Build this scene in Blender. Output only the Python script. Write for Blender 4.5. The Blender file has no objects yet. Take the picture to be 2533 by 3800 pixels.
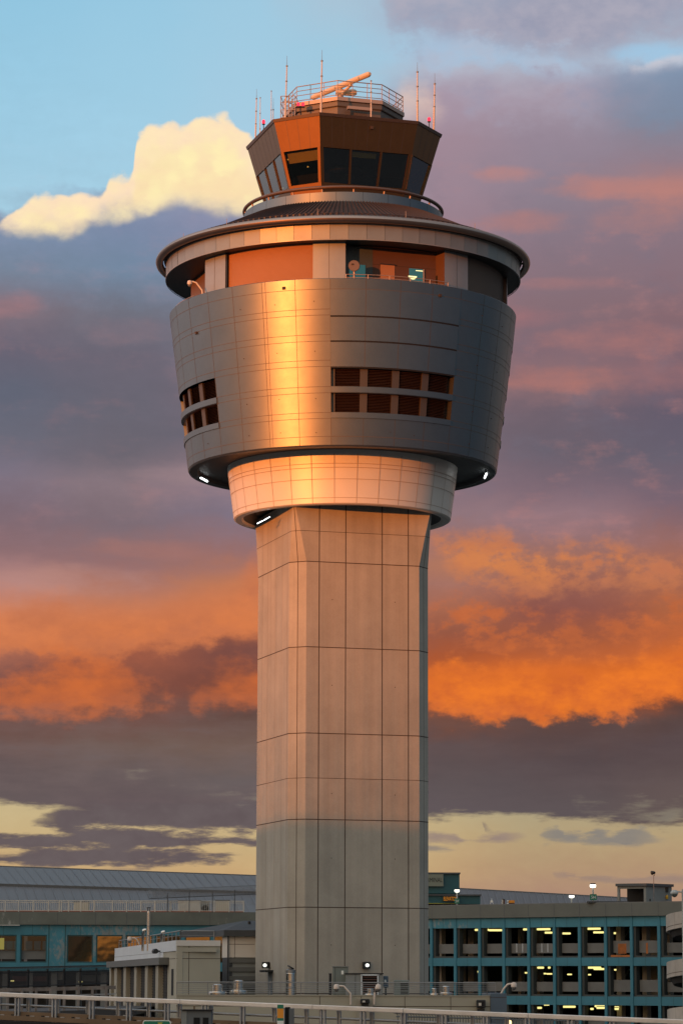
import bpy, math, random
from math import sin, cos, tan, radians, degrees, atan2, asin, sqrt, pi
from mathutils import Vector
random.seed(7)
scene = bpy.context.scene
COL = scene.collection
R_ = radians

# ------------------------------------------------------------------ camera model
F = 10953.0                     # focal length in photo pixels (photo 2533 x 3800)
S = 2533 / 1568.0               # sketch pixels (1568 wide) -> photo pixels
ZC = 9.0                        # camera height
PITCH = R_(9.05); ROLL = R_(0.17)
_r = Vector((1, 0, 0)); _u = Vector((0, -sin(PITCH), cos(PITCH))); FWD = Vector((0, cos(PITCH), sin(PITCH)))
RIGHT = _r * cos(ROLL) + _u * sin(ROLL); UP = _u * cos(ROLL) - _r * sin(ROLL)
CAM = Vector((0, 0, ZC))
def ray(px, py):
    return RIGHT * ((px - 1266.5) / F) + UP * ((1900 - py) / F) + FWD
def at(px, py, Y):
    d = ray(px, py); return CAM + d * (Y / d.y)
def hit(px, py, p0, n):
    d = ray(px, py); return CAM + d * ((p0 - CAM).dot(n) / d.dot(n))
def ae(px, py):
    d = ray(px, py).normalized(); return degrees(atan2(d.x, d.y)), degrees(asin(d.z))
def lin(c):
    return tuple(((v / 255) / 12.92 if v / 255 <= .04045 else ((v / 255 + .055) / 1.055) ** 2.4) for v in c)

cam = bpy.data.cameras.new('camera'); co = bpy.data.objects.new('camera', cam); COL.objects.link(co)
from mathutils import Matrix
M = Matrix.Identity(4)
for i in range(3):
    M[i][0] = RIGHT[i]; M[i][1] = UP[i]; M[i][2] = -FWD[i]; M[i][3] = CAM[i]
co.matrix_world = M
cam.sensor_width = 36; cam.lens = 36 * F / 3800.0; cam.clip_end = 20000; cam.clip_start = .5
scene.camera = co
vs = scene.view_settings
vs.view_transform = 'Standard'; vs.look = 'None'; vs.exposure = 0; vs.gamma = 1; vs.use_curve_mapping = False
scene.cycles.use_denoising = True
scene.cycles.max_bounces = 6

# ------------------------------------------------------------------ node helper
class NT:
    def __init__(s, tree): s.t = tree
    def n(s, typ, **kw):
        x = s.t.nodes.new(typ)
        for k, v in kw.items(): setattr(x, k, v)
        return x
    def set(s, sock, v):
        if isinstance(v, bpy.types.NodeSocket): s.t.links.new(v, sock)
        elif v is not None:
            if isinstance(v, (tuple, list)) and len(v) == 3 and sock.type == 'RGBA': v = (*v, 1)
            sock.default_value = v
    def m(s, op, a, b=None, c=None, clamp=False):
        x = s.n('ShaderNodeMath', operation=op, use_clamp=clamp)
        for i, v in enumerate((a, b, c)):
            if v is not None: s.set(x.inputs[i], v)
        return x.outputs[0]
    def mix(s, f, a, b, bt='MIX'):
        x = s.n('ShaderNodeMix', data_type='RGBA', blend_type=bt)
        s.set(x.inputs[0], f); s.set(x.inputs[6], a); s.set(x.inputs[7], b)
        return x.outputs[2]
    def xyz(s, x=0., y=0., z=0.):
        c = s.n('ShaderNodeCombineXYZ')
        for i, v in enumerate((x, y, z)): s.set(c.inputs[i], v)
        return c.outputs[0]
    def sep(s, v):
        c = s.n('ShaderNodeSeparateXYZ'); s.set(c.inputs[0], v); return c.outputs
    def noise(s, vec, scale=1., detail=5., rough=.55, dist=0.):
        x = s.n('ShaderNodeTexNoise')
        if vec is not None: s.set(x.inputs['Vector'], vec)
        x.inputs['Scale'].default_value = scale; x.inputs['Detail'].default_value = detail
        x.inputs['Roughness'].default_value = rough; x.inputs['Distortion'].default_value = dist
        return x
    def ss(s, v, a, b, o0=0., o1=1., typ='SMOOTHSTEP'):
        x = s.n('ShaderNodeMapRange', interpolation_type=typ)
        s.set(x.inputs[0], v); s.set(x.inputs[1], a); s.set(x.inputs[2], b); s.set(x.inputs[3], o0); s.set(x.inputs[4], o1)
        return x.outputs[0]
    def ramp(s, f, stops, interp='LINEAR'):
        x = s.n('ShaderNodeValToRGB'); r = x.color_ramp; r.interpolation = interp
        stops = sorted(stops, key=lambda q: q[0])
        while len(r.elements) < len(stops): r.elements.new(.5)
        for e, (p, c) in zip(r.elements, stops):
            e.position = p; e.color = (*c, 1) if len(c) == 3 else c
        s.set(x.inputs[0], f); return x.outputs[0]
    def curve(s, f, pts):
        x = s.n('ShaderNodeFloatCurve'); cm = x.mapping; cm.extend = 'HORIZONTAL'; c = cm.curves[0]
        pts = sorted(pts)
        while len(c.points) < len(pts): c.points.new(.5, .5)
        for p, q in zip(c.points, pts):
            p.location = q; p.handle_type = 'AUTO_CLAMPED'
        cm.update(); s.set(x.inputs[1], f); return x.outputs[0]

# ------------------------------------------------------------------ materials
MATS = {}
def principled(name, col, rough=.6, metal=0., spec=.5, var=0., vscale=1., vstretch=(1, 1, 1), emit=None, estr=0., bump=0., bscale=20., coat=0.):
    m = bpy.data.materials.new(name); m.use_nodes = True; t = NT(m.node_tree); t.t.nodes.clear()
    o = t.n('ShaderNodeOutputMaterial'); b = t.n('ShaderNodeBsdfPrincipled')
    t.t.links.new(b.outputs[0], o.inputs[0])
    tc = t.n('ShaderNodeTexCoord').outputs['Object']
    b.inputs['Base Color'].default_value = (*col, 1); b.inputs['Roughness'].default_value = rough
    b.inputs['Metallic'].default_value = metal; b.inputs['Specular IOR Level'].default_value = spec
    if coat: b.inputs['Coat Weight'].default_value = coat
    if var:
        mp = t.n('ShaderNodeMapping'); t.set(mp.inputs[0], tc); mp.inputs['Scale'].default_value = vstretch
        n1 = t.noise(mp.outputs[0], vscale, 6, .6).outputs[0]
        f = t.ss(n1, .3, .7, 1 - var, 1 + var, 'LINEAR')
        c = t.mix(1., (*col, 1), t.xyz(f, f, f), 'MULTIPLY')
        t.set(b.inputs['Base Color'], c)
        n2 = t.noise(mp.outputs[0], vscale * 2.7, 4, .6).outputs[0]
        t.set(b.inputs['Roughness'], t.ss(n2, .3, .7, max(.03, rough - .25 * var), min(1, rough + .25 * var), 'LINEAR'))
    if bump:
        bn = t.n('ShaderNodeBump'); bn.inputs['Strength'].default_value = bump; bn.inputs['Distance'].default_value = .02
        t.set(bn.inputs['Height'], t.noise(tc, bscale, 5, .6).outputs[0]); t.set(b.inputs['Normal'], bn.outputs[0])
    if emit:
        b.inputs['Emission Color'].default_value = (*emit, 1); b.inputs['Emission Strength'].default_value = estr
    MATS[name] = m; return m
def emitter(name, col, strength):
    m = bpy.data.materials.new(name); m.use_nodes = True; t = NT(m.node_tree); t.t.nodes.clear()
    o = t.n('ShaderNodeOutputMaterial'); e = t.n('ShaderNodeEmission')
    e.inputs[0].default_value = (*col, 1); e.inputs[1].default_value = strength
    t.t.links.new(e.outputs[0], o.inputs[0]); MATS[name] = m; return m
def glass(name, tint=(.25, .28, .27), refl=(.9, .9, .9), rough=.02, boost=.0, warp=.04):
    m = bpy.data.materials.new(name); m.use_nodes = True; t = NT(m.node_tree); t.t.nodes.clear()
    o = t.n('ShaderNodeOutputMaterial')
    tr = t.n('ShaderNodeBsdfTransparent'); tr.inputs[0].default_value = (*tint, 1)
    gl = t.n('ShaderNodeBsdfGlossy'); gl.inputs[0].default_value = (*refl, 1); gl.inputs['Roughness'].default_value = rough
    fr = t.n('ShaderNodeFresnel'); fr.inputs[0].default_value = 1.5
    tc = t.n('ShaderNodeTexCoord').outputs['Object']
    bn = t.n('ShaderNodeBump'); bn.inputs['Strength'].default_value = warp; bn.inputs['Distance'].default_value = .05
    t.set(bn.inputs['Height'], t.noise(tc, .7, 2).outputs[0]); t.set(gl.inputs['Normal'], bn.outputs[0])
    mx = t.n('ShaderNodeMixShader'); f = t.m('ADD', fr.outputs[0], boost, clamp=True)
    t.set(mx.inputs[0], f); t.t.links.new(tr.outputs[0], mx.inputs[1]); t.t.links.new(gl.outputs[0], mx.inputs[2])
    t.t.links.new(mx.outputs[0], o.inputs[0]); MATS[name] = m; return m

def concrete(name, col):
    m = bpy.data.materials.new(name); m.use_nodes = True; t = NT(m.node_tree); t.t.nodes.clear()
    o = t.n('ShaderNodeOutputMaterial'); b = t.n('ShaderNodeBsdfPrincipled'); t.t.links.new(b.outputs[0], o.inputs[0])
    tc = t.n('ShaderNodeTexCoord').outputs['Object']
    at_ = t.n('ShaderNodeAttribute', attribute_name='tint').outputs['Color']
    x, y, z = t.sep(tc)
    streak = t.noise(t.xyz(t.m('MULTIPLY', x, 2.2), t.m('MULTIPLY', y, 2.2), t.m('MULTIPLY', z, .06)), 1, 5, .6).outputs[0]
    blot = t.noise(tc, .45, 7, .65).outputs[0]
    fine = t.noise(tc, 9, 4, .7).outputs[0]
    f = t.m('MULTIPLY', t.ss(streak, .25, .75, .89, 1.08, 'LINEAR'), t.ss(blot, .3, .72, .87, 1.08, 'LINEAR'))
    f = t.m('MULTIPLY', f, t.ss(fine, .25, .75, .95, 1.05, 'LINEAR'))
    c = t.mix(1., (*col, 1), at_, 'MULTIPLY'); c = t.mix(1., c, t.xyz(f, f, f), 'MULTIPLY')
    st = t.ss(t.noise(t.xyz(t.m('MULTIPLY', x, .8), t.m('MULTIPLY', y, .8), t.m('MULTIPLY', z, .5)), .5, 6, .6).outputs[0], .62, .78, 0, .35)
    c = t.mix(st, c, (col[0] * .72, col[1] * .68, col[2] * .64))
    t.set(b.inputs['Base Color'], c); b.inputs['Roughness'].default_value = .85; b.inputs['Specular IOR Level'].default_value = .25
    bn = t.n('ShaderNodeBump'); bn.inputs['Strength'].default_value = .15; bn.inputs['Distance'].default_value = .02
    t.set(bn.inputs['Height'], fine); t.set(b.inputs['Normal'], bn.outputs[0])
    MATS[name] = m; return m

def peeling(name, col, under, thr=.6, scale=.35):
    m = bpy.data.materials.new(name); m.use_nodes = True; t = NT(m.node_tree); t.t.nodes.clear()
    o = t.n('ShaderNodeOutputMaterial'); b = t.n('ShaderNodeBsdfPrincipled'); t.t.links.new(b.outputs[0], o.inputs[0])
    tc = t.n('ShaderNodeTexCoord').outputs['Object']; x, y, z = t.sep(tc)
    big = t.noise(t.xyz(t.m('MULTIPLY', x, .5), t.m('MULTIPLY', y, .5), z), scale, 3, .5).outputs[0]
    fn = t.noise(t.xyz(t.m('MULTIPLY', x, 3.), t.m('MULTIPLY', y, 3.), t.m('MULTIPLY', z, 1.5)), 1., 6, .7).outputs[0]
    k = t.ss(t.m('ADD', t.m('MULTIPLY', big, .6), t.m('MULTIPLY', fn, .4)), thr - .03, thr + .05, 0., .8)
    v = t.ss(t.noise(tc, .9, 5).outputs[0], .3, .7, .85, 1.12, 'LINEAR')
    c = t.mix(1., t.mix(k, (*col, 1), (*under, 1)), t.xyz(v, v, v), 'MULTIPLY')
    t.set(b.inputs['Base Color'], c); b.inputs['Roughness'].default_value = .55
    MATS[name] = m; return m

# ------------------------------------------------------------------ mesh builder
class MB:
    def __init__(s): s.v = []; s.f = []; s.mi = []; s.sm = []; s.tint = []
    def add(s, vs, fs, mi=0, smooth=False, tint=(1, 1, 1)):
        o = len(s.v); s.v += [Vector(p) for p in vs]
        for f in fs:
            s.f.append([o + i for i in f]); s.mi.append(mi); s.sm.append(smooth); s.tint.append(tint)
        return s
    def quad(s, a, b, c, d, mi=0, tint=(1, 1, 1)): return s.add((a, b, c, d), [(0, 1, 2, 3)], mi, False, tint)
    def fbox(s, o, ex, ey, ez, x0, x1, y0, y1, z0, z1, mi=0):
        P = [o + ex * x + ey * y + ez * z for z in (z0, z1) for y in (y0, y1) for x in (x0, x1)]
        fl = [(0, 2, 3, 1), (4, 5, 7, 6), (0, 1, 5, 4), (2, 6, 7, 3), (0, 4, 6, 2), (1, 3, 7, 5)]
        return s.add(P, fl, mi)
    def box(s, c, sx, sy, sz, mi=0, rot=0.):
        c = Vector(c); e = Vector((cos(rot), sin(rot), 0)); n = Vector((-sin(rot), cos(rot), 0))
        return s.fbox(c, e, n, Vector((0, 0, 1)), -sx / 2, sx / 2, -sy / 2, sy / 2, -sz / 2, sz / 2, mi)
    def bbox(s, c, sx, sy, sz, b=.02, mi=0, rot=0.):
        # box with chamfered vertical and horizontal edges
        c = Vector(c); e = Vector((cos(rot), sin(rot), 0)); n = Vector((-sin(rot), cos(rot), 0)); k = Vector((0, 0, 1))
        def ring(hx, hy, z, q):
            return [c + e * x + n * y + k * z for x, y in ((-hx + q, -hy), (hx - q, -hy), (hx, -hy + q), (hx, hy - q), (hx - q, hy), (-hx + q, hy), (-hx, hy - q), (-hx, -hy + q))]
        hx, hy, hz = sx / 2, sy / 2, sz / 2
        rs = [ring(hx - b, hy - b, -hz, b), ring(hx, hy, -hz + b, b), ring(hx, hy, hz - b, b), ring(hx - b, hy - b, hz, b)]
        s.loft(rs, mi, True); return s
    def loft(s, rings, mi=0, caps=False, smooth=False, closed=True):
        n = len(rings[0]); vs = [p for r in rings for p in r]; fs = []
        for i in range(len(rings) - 1):
            for j in range(n if closed else n - 1):
                k = (j + 1) % n; fs.append((i * n + j, i * n + k, (i + 1) * n + k, (i + 1) * n + j))
        s.add(vs, fs, mi, smooth)
        if caps:
            s.add(rings[0], [tuple(range(n))[::-1]], mi); s.add(rings[-1], [tuple(range(n))], mi)
        return s
    def tube(s, pts, r, n=8, mi=0, caps=True):
        pts = [Vector(p) for p in pts]; rr = r if isinstance(r, (list, tuple)) else [r] * len(pts); rings = []
        for i, p in enumerate(pts):
            d = (pts[min(i + 1, len(pts) - 1)] - pts[max(i - 1, 0)]).normalized()
            a = Vector((0, 0, 1)) if abs(d.z) < .95 else Vector((1, 0, 0))
            x = d.cross(a).normalized(); y = d.cross(x)
            rings.append([p + (x * cos(2 * pi * k / n) + y * sin(2 * pi * k / n)) * rr[i] for k in range(n)])
        return s.loft(rings, mi, caps, n > 5)
    def rev(s, c, prof, a0=-180., a1=180., n=96, mi=0, smooth=True, soft=False):
        if len(prof) > 2 and not soft:
            for q in zip(prof, prof[1:]): s.rev(c, list(q), a0, a1, n, mi, smooth)
            return s
        c = Vector(c); full = abs(a1 - a0) >= 359.9; m = n if full else n + 1
        def P(r, z, a): a = R_(a); return Vector((c.x + r * sin(a), c.y - r * cos(a), z))
        vs = [P(r, z, a0 + (a1 - a0) * j / n) for (r, z) in prof for j in range(m)]; fs = []
        for i in range(len(prof) - 1):
            for j in range(n):
                k = (j + 1) % m if full else j + 1
                fs.append((i * m + j, i * m + k, (i + 1) * m + k, (i + 1) * m + j))
        return s.add(vs, fs, mi, smooth)
    def merge(s, o, shift=0):
        k = len(s.v); s.v += o.v
        for f, i, sm, t in zip(o.f, o.mi, o.sm, o.tint):
            s.f.append([k + j for j in f]); s.mi.append(i + shift); s.sm.append(sm); s.tint.append(t)
        return s
    def build(s, name, mats, parent=None, origin=None):
        me = bpy.data.meshes.new(name)
        if parent is not None: org = root_of(parent)
        else: org = Vector(origin) if origin is not None else Vector((0, 0, 0))
        me.from_pydata([p - org for p in s.v], [], s.f)
        if not isinstance(mats, (list, tuple)): mats = [mats]
        for m in mats: me.materials.append(MATS[m] if isinstance(m, str) else m)
        for p, i, sm in zip(me.polygons, s.mi, s.sm): p.material_index = i; p.use_smooth = sm
        if any(t != (1, 1, 1) for t in s.tint) or 'concrete_panels' in [m.name for m in me.materials]:
            at_ = me.color_attributes.new('tint', 'FLOAT_COLOR', 'CORNER'); k = 0
            for p, t in zip(me.polygons, s.tint):
                for li in p.loop_indices: at_.data[li].color = (*t, 1)
        me.update()
        o = bpy.data.objects.new(name, me); COL.objects.link(o)
        if parent is not None: o.parent = parent
        else: o.location = org
        return o
ROOTS = {}
def root_of(o):
    while o.parent is not None: o = o.parent
    return Vector(o.location)
def tag(o, label=None, cat=None, group=None, kind=None):
    if label: o['label'] = label
    if cat: o['category'] = cat
    if group: o['group'] = group
    if kind: o['kind'] = kind
    return o
def thing(name, loc, label, cat, group=None):
    o = bpy.data.objects.new(name, None); COL.objects.link(o); o.location = loc; o.empty_display_size = .5
    return tag(o, label, cat, group)
def kids(o): return [c for c in bpy.data.objects if c.parent == o]
def copy_tree(o, loc=None, parent=None, ch=None):
    c = o.copy(); COL.objects.link(c)
    if parent is not None: c.parent = parent
    if loc is not None: c.location = loc
    for k in kids(o): copy_tree(k, None, c)
    return c
def text_mesh(body, size, depth=.01):
    cu = bpy.data.curves.new('lettering', 'FONT'); cu.body = body; cu.size = size; cu.extrude = depth; cu.align_x = 'LEFT'
    ob = bpy.data.objects.new('lettering', cu); COL.objects.link(ob)
    bpy.context.view_layer.update()
    me = bpy.data.meshes.new_from_object(ob.evaluated_get(bpy.context.evaluated_depsgraph_get()))
    bpy.data.objects.remove(ob); return me
def lettering(body, p0, ex, w, h, mat, parent, off=None, bold=0.):
    """text fitted in a w x h box, lower left corner p0, running along ex, facing the camera side"""
    me = text_mesh(body, 1.0, .006)
    xs = [v.co.x for v in me.vertices]; ys = [v.co.y for v in me.vertices]
    x0, x1, y0, y1 = min(xs), max(xs), min(ys), max(ys)
    org = root_of(parent); nz = ex.cross(Vector((0, 0, 1)))
    for v in me.vertices:
        q = p0 + ex * ((v.co.x - x0) / (x1 - x0) * w) + Vector((0, 0, 1)) * ((v.co.y - y0) / (y1 - y0) * h) + nz * (v.co.z * .5 + (off or .01))
        v.co = q - org
    me.materials.clear(); me.materials.append(MATS[mat])
    o = bpy.data.objects.new('lettering', me); COL.objects.link(o); o.parent = parent; return o
# ------------------------------------------------------------------ sky, clouds and sun
SUN_EL = 1.6; SUN_B = 37.0       # degrees; sun stands behind the camera to the left
w = bpy.data.worlds.new('World'); scene.world = w; w.use_nodes = True
T = NT(w.node_tree); T.t.nodes.clear()
wo = T.n('ShaderNodeOutputWorld'); bg = T.n('ShaderNodeBackground'); T.t.links.new(bg.outputs[0], wo.inputs[0])
gen = T.n('ShaderNodeTexCoord').outputs['Generated']
dx, dy, dz = T.sep(gen)
DEG = 57.29578
az = T.m('MULTIPLY', T.m('ARCTAN2', dx, dy), DEG)
el = T.m('MULTIPLY', T.m('ARCSINE', dz), DEG)
U0, U1, V0, V1 = -8.5, 8.5, -2.0, 20.0
def uu(x): return (ae(x * S, 1900)[0] - U0) / (U1 - U0)
def vv(y, x=784): return (ae(x * S, y * S)[1] - V0) / (V1 - V0)
q = T.xyz(az, T.m('MULTIPLY', el, 1.5), 0.)
qs = T.xyz(T.m('MULTIPLY', az, .28), T.m('MULTIPLY', el, 1.5), 3.)
def ctr(x): return T.m('MULTIPLY', T.m('SUBTRACT', x, .5), 2.)
nL = T.noise(q, .33, 4, .55); nM = T.noise(q, .95, 6, .58); nS = T.noise(q, 2.6, 6, .6); nT = T.noise(qs, 1.3, 6, .6)
L_, M_, S_, T_ = ctr(nL.outputs[0]), ctr(nM.outputs[0]), ctr(nS.outputs[0]), ctr(nT.outputs[0])
Lc = T.sep(nL.outputs[1]); Mc = T.sep(nM.outputs[1]); Sc = T.sep(nS.outputs[1])
M2 = ctr(Mc[1]); L2 = ctr(Lc[1]); S2 = ctr(Sc[1])
# warped sky coordinates
u = T.m('ADD', az, T.m('ADD', T.m('MULTIPLY', M2, .55), T.m('MULTIPLY', L2, .8)))
v = T.m('ADD', el, T.m('ADD', T.m('MULTIPLY', M_, .3), T.m('MULTIPLY', S_, .14)))
un = T.ss(u, U0, U1, 0., 1., 'LINEAR'); vn = T.ss(v, V0, V1, 0., 1., 'LINEAR')
azn = T.ss(az, U0, U1, 0., 1., 'LINEAR')
un0 = T.ss(T.m('ADD', az, T.m('MULTIPLY', S2, .25)), U0, U1, 0., 1., 'LINEAR')
cols = {
 -20: [(0,(147,198,224)),(300,(158,203,226)),(476,(165,205,225)),(506,(138,150,174)),(545,(125,142,168)),(620,(118,132,152)),(720,(128,112,122)),(800,(105,100,115)),(900,(98,102,118)),(1000,(106,106,120)),(1080,(125,115,130)),(1180,(126,106,115)),(1260,(138,108,112)),(1340,(178,132,128)),(1430,(205,135,105)),(1490,(182,112,86)),(1550,(128,86,80)),(1620,(112,72,65)),(1690,(108,82,76)),(1750,(100,85,85)),(1840,(98,87,88))],
 290: [(0,(152,200,225)),(432,(165,207,228)),(466,(134,146,172)),(520,(124,138,166)),(620,(116,136,160)),(720,(112,113,126)),(820,(108,102,115)),(950,(105,102,114)),(1050,(108,102,112)),(1110,(136,118,125)),(1200,(125,108,116)),(1300,(152,112,110)),(1390,(188,122,96)),(1450,(200,116,76)),(1510,(160,92,70)),(1570,(128,78,66)),(1650,(112,75,66)),(1710,(108,88,80)),(1780,(100,88,88)),(1860,(98,85,88))],
 560: [(0,(158,201,224)),(370,(168,205,226)),(420,(148,150,172)),(500,(140,142,168)),(620,(130,140,165)),(760,(116,119,134)),(900,(120,105,115)),(1000,(105,100,112)),(1085,(150,125,132)),(1180,(128,115,130)),(1270,(152,110,106)),(1340,(188,120,88)),(1430,(205,118,74)),(1490,(122,76,68)),(1590,(124,74,62)),(1650,(98,72,65)),(1710,(112,90,80)),(1800,(104,94,94)),(1860,(98,86,88))],
 780: [(0,(168,196,215)),(120,(160,200,222)),(250,(165,200,220)),(420,(170,170,185)),(700,(150,130,140)),(1200,(135,110,115)),(1600,(150,90,60)),(1860,(95,85,87))],
 1010: [(0,(165,188,208)),(50,(168,178,198)),(120,(170,195,218)),(165,(178,180,196)),(220,(168,152,168)),(320,(160,137,150)),(450,(155,133,146)),(600,(150,122,132)),(720,(152,116,120)),(1000,(115,100,110)),(1110,(136,114,124)),(1190,(142,116,122)),(1240,(160,114,106)),(1300,(176,118,94)),(1345,(166,114,100)),(1400,(168,104,80)),(1460,(150,88,68)),(1510,(172,88,52)),(1570,(214,106,44)),(1620,(205,100,42)),(1655,(115,74,60)),(1710,(92,75,75)),(1800,(92,82,84)),(1860,(95,85,88))],
 1290: [(0,(162,167,184)),(50,(154,158,178)),(130,(172,179,196)),(220,(164,150,165)),(320,(150,135,150)),(440,(140,127,141)),(560,(136,118,130)),(700,(134,110,118)),(800,(128,105,115)),(880,(148,112,114)),(940,(112,98,109)),(1040,(105,96,108)),(1120,(124,104,115)),(1180,(148,118,125)),(1240,(150,114,116)),(1300,(164,110,92)),(1355,(146,92,82)),(1410,(140,84,74)),(1470,(156,88,64)),(1550,(212,106,44)),(1620,(205,100,42)),(1655,(95,70,65)),(1750,(85,72,74)),(1860,(93,83,85))],
 1590: [(0,(160,170,190)),(60,(166,174,192)),(135,(168,196,220)),(165,(132,152,178)),(260,(125,136,156)),(370,(146,125,136)),(430,(172,125,122)),(500,(136,118,130)),(620,(136,113,123)),(720,(134,105,112)),(850,(125,100,110)),(950,(100,92,108)),(1050,(105,98,112)),(1150,(120,100,112)),(1230,(150,106,102)),(1310,(166,106,86)),(1400,(172,100,68)),(1460,(184,98,56)),(1530,(225,112,42)),(1590,(200,98,42)),(1620,(85,62,56)),(1710,(85,70,72)),(1840,(98,84,82))],
}
keys = sorted(cols)
acc = None
for i, k in enumerate(keys):
    c = T.ramp(vn, [(vv(y, k), lin(cc)) for y, cc in cols[k]])
    acc = c if acc is None else T.mix(T.ss(un, uu(keys[i - 1]), uu(k)), acc, c)
# soft mottling: pinker and greyer patches
pm = T.ss(T.m('ADD', T.m('ADD', T.m('MULTIPLY', M_, .8), T.m('MULTIPLY', T_, .6)), T.m('MULTIPLY', S_, .15)), .0, .75, 0., .6)
zone = T.m('MULTIPLY', T.ss(el, 7.2, 8.6), T.ss(el, 15.2, 16.4, 1., 0.))
zone = T.m('MULTIPLY', zone, T.ss(az, -1., 2.2, .35, 1.))
acc = T.mix(T.m('MULTIPLY', pm, zone), acc, lin((190, 130, 124)))
gm = T.ss(T.m('ADD', T.m('ADD', T.m('MULTIPLY', M2, .8), T.m('MULTIPLY', L_, .4)), T.m('MULTIPLY', S2, .15)), .0, .75, 0., .55)
acc = T.mix(T.m('MULTIPLY', gm, zone), acc, lin((116, 114, 130)))

def layer(base, top, bot, st, sb, at_, ab, col, col2=None, op=1., noise=None, patch=None):
    """cloud between two outlines given in sketch pixels; st, sb softness and at_, ab raggedness in degrees"""
    top, bot = list(top), list(bot)
    for sgn, i, lim in ((-1, 0, -25), (1, -1, 1595)):
        xe = top[i][0]
        if (xe - lim) * sgn < 0:
            ym = (top[i][1] + bot[i][1]) / 2; top.append((xe + sgn * 30, ym + 90)); bot.append((xe + sgn * 30, ym - 90))
    top.sort(); bot.sort(); fw = max(35, min(130, (bot[-1][0] - bot[0][0]) * .3))
    nz = noise or T.m('ADD', T.m('MULTIPLY', M_, .6), T.m('MULTIPLY', S_, .6))
    tv = T.ss(T.curve(azn, [(uu(x), vv(y, x)) for x, y in top]), 0., 1., V0, V1, 'LINEAR')
    bv = T.ss(T.curve(azn, [(uu(x), vv(y, x)) for x, y in bot]), 0., 1., V0, V1, 'LINEAR')
    a = T.m('ADD', T.m('SUBTRACT', tv, el), T.m('MULTIPLY', nz, at_))
    b = T.m('ADD', T.m('SUBTRACT', el, bv), T.m('MULTIPLY', nz, ab))
    k = T.m('MULTIPLY', T.ss(a, -st, st), T.ss(b, -sb, sb))
    if patch is not None: k = T.m('MULTIPLY', k, T.ss(patch, -.16, .2))
    if bot[0][0] > -30: k = T.m('MULTIPLY', k, T.ss(un0, uu(bot[0][0]), uu(bot[0][0] + fw)))
    if bot[-1][0] < 1600: k = T.m('MULTIPLY', k, T.ss(un0, uu(bot[-1][0] - fw), uu(bot[-1][0]), 1., 0.))
    if op < 1: k = T.m('MULTIPLY', k, op)
    LASTK[0] = k
    base = T.mix(k, base, lin(col))
    return base if col2 is None else T.mix(T.m('MULTIPLY', k, CV), base, lin(col2))
LASTK = [None]
CV = T.ss(T.m('ADD', T.m('MULTIPLY', M2, .7), T.m('MULTIPLY', S2, .4)), -.35, .4)
def blob(base, x, y, w, h, col, op, nz):
    """soft cloud patch: centre and half sizes in sketch pixels"""
    ca, ce = ae(x * S, y * S); wd = w * S / F * DEG; hd = h * S / F * DEG
    r = T.m('ADD', T.m('POWER', T.m('DIVIDE', T.m('SUBTRACT', az, ca), wd), 2.), T.m('POWER', T.m('DIVIDE', T.m('SUBTRACT', el, ce), hd), 2.))
    return T.mix(T.ss(T.m('SUBTRACT', T.m('MULTIPLY', nz, 1.3), r), -1.1, .3, 0., op), base, lin(col))

# bright cumulus left of the cab
def voro(scale, vec):
    x = T.n('ShaderNodeTexVoronoi', feature='SMOOTH_F1'); T.set(x.inputs['Vector'], vec); x.inputs['Scale'].default_value = scale; x.inputs['Smoothness'].default_value = .35
    return x.outputs['Distance']
qw = T.n('ShaderNodeVectorMath', operation='ADD'); T.set(qw.inputs[0], T.xyz(az, el, 0.)); T.set(qw.inputs[1], T.xyz(T.m('MULTIPLY', S2, .18), T.m('MULTIPLY', S_, .18), 0.))
v1, v2 = voro(1.25, qw.outputs[0]), voro(3.4, qw.outputs[0])
puffy = T.m('ADD', T.m('MULTIPLY', T.m('SUBTRACT', .42, v1), 1.2), T.m('MULTIPLY', T.m('SUBTRACT', .42, v2), .6))
ctop = [(-30,520),(0,501),(30,480),(67,446),(110,441),(158,440),(205,440),(226,432),(237,403),(262,396),(286,393),(297,367),(299,336),(312,310),(343,281),(391,280),(400,286),(442,271),(478,268),(529,279),(541,302),(575,318),(640,345),(760,420)]
cbot = [(-30,515),(0,512),(67,526),(150,528),(185,508),(221,494),(276,480),(336,475),(391,457),(454,469),(533,482),(580,474),(700,470)]
acc = layer(acc, ctop, cbot, .085, .26, .36, .3, (252, 222, 190), (255, 233, 188), noise=T.m('ADD', T.m('MULTIPLY', puffy, .8), T.m('MULTIPLY', M_, .5)))
acc = layer(acc, [(x, y + 62) for x, y in ctop], cbot, .45, .3, .9, .25, (255, 236, 180), (255, 242, 182), op=.85, noise=T.m('ADD', T.m('MULTIPLY', puffy, .6), T.m('MULTIPLY', M_, .6)))
acc = T.mix(T.m('MULTIPLY', LASTK[0], T.ss(T.m('ADD', puffy, T.m('MULTIPLY', M_, .7)), -.45, .3, .6, 0.)), acc, lin((246, 208, 172)))
# pale puff right of the roof railing
acc = layer(acc, [(885,250),(915,208),(940,196),(965,203),(1000,218),(1040,250)], [(885,240),(930,262),(985,262),(1040,240)], .3, .5, .3, .3, (228, 196, 180), op=.75)
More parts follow.
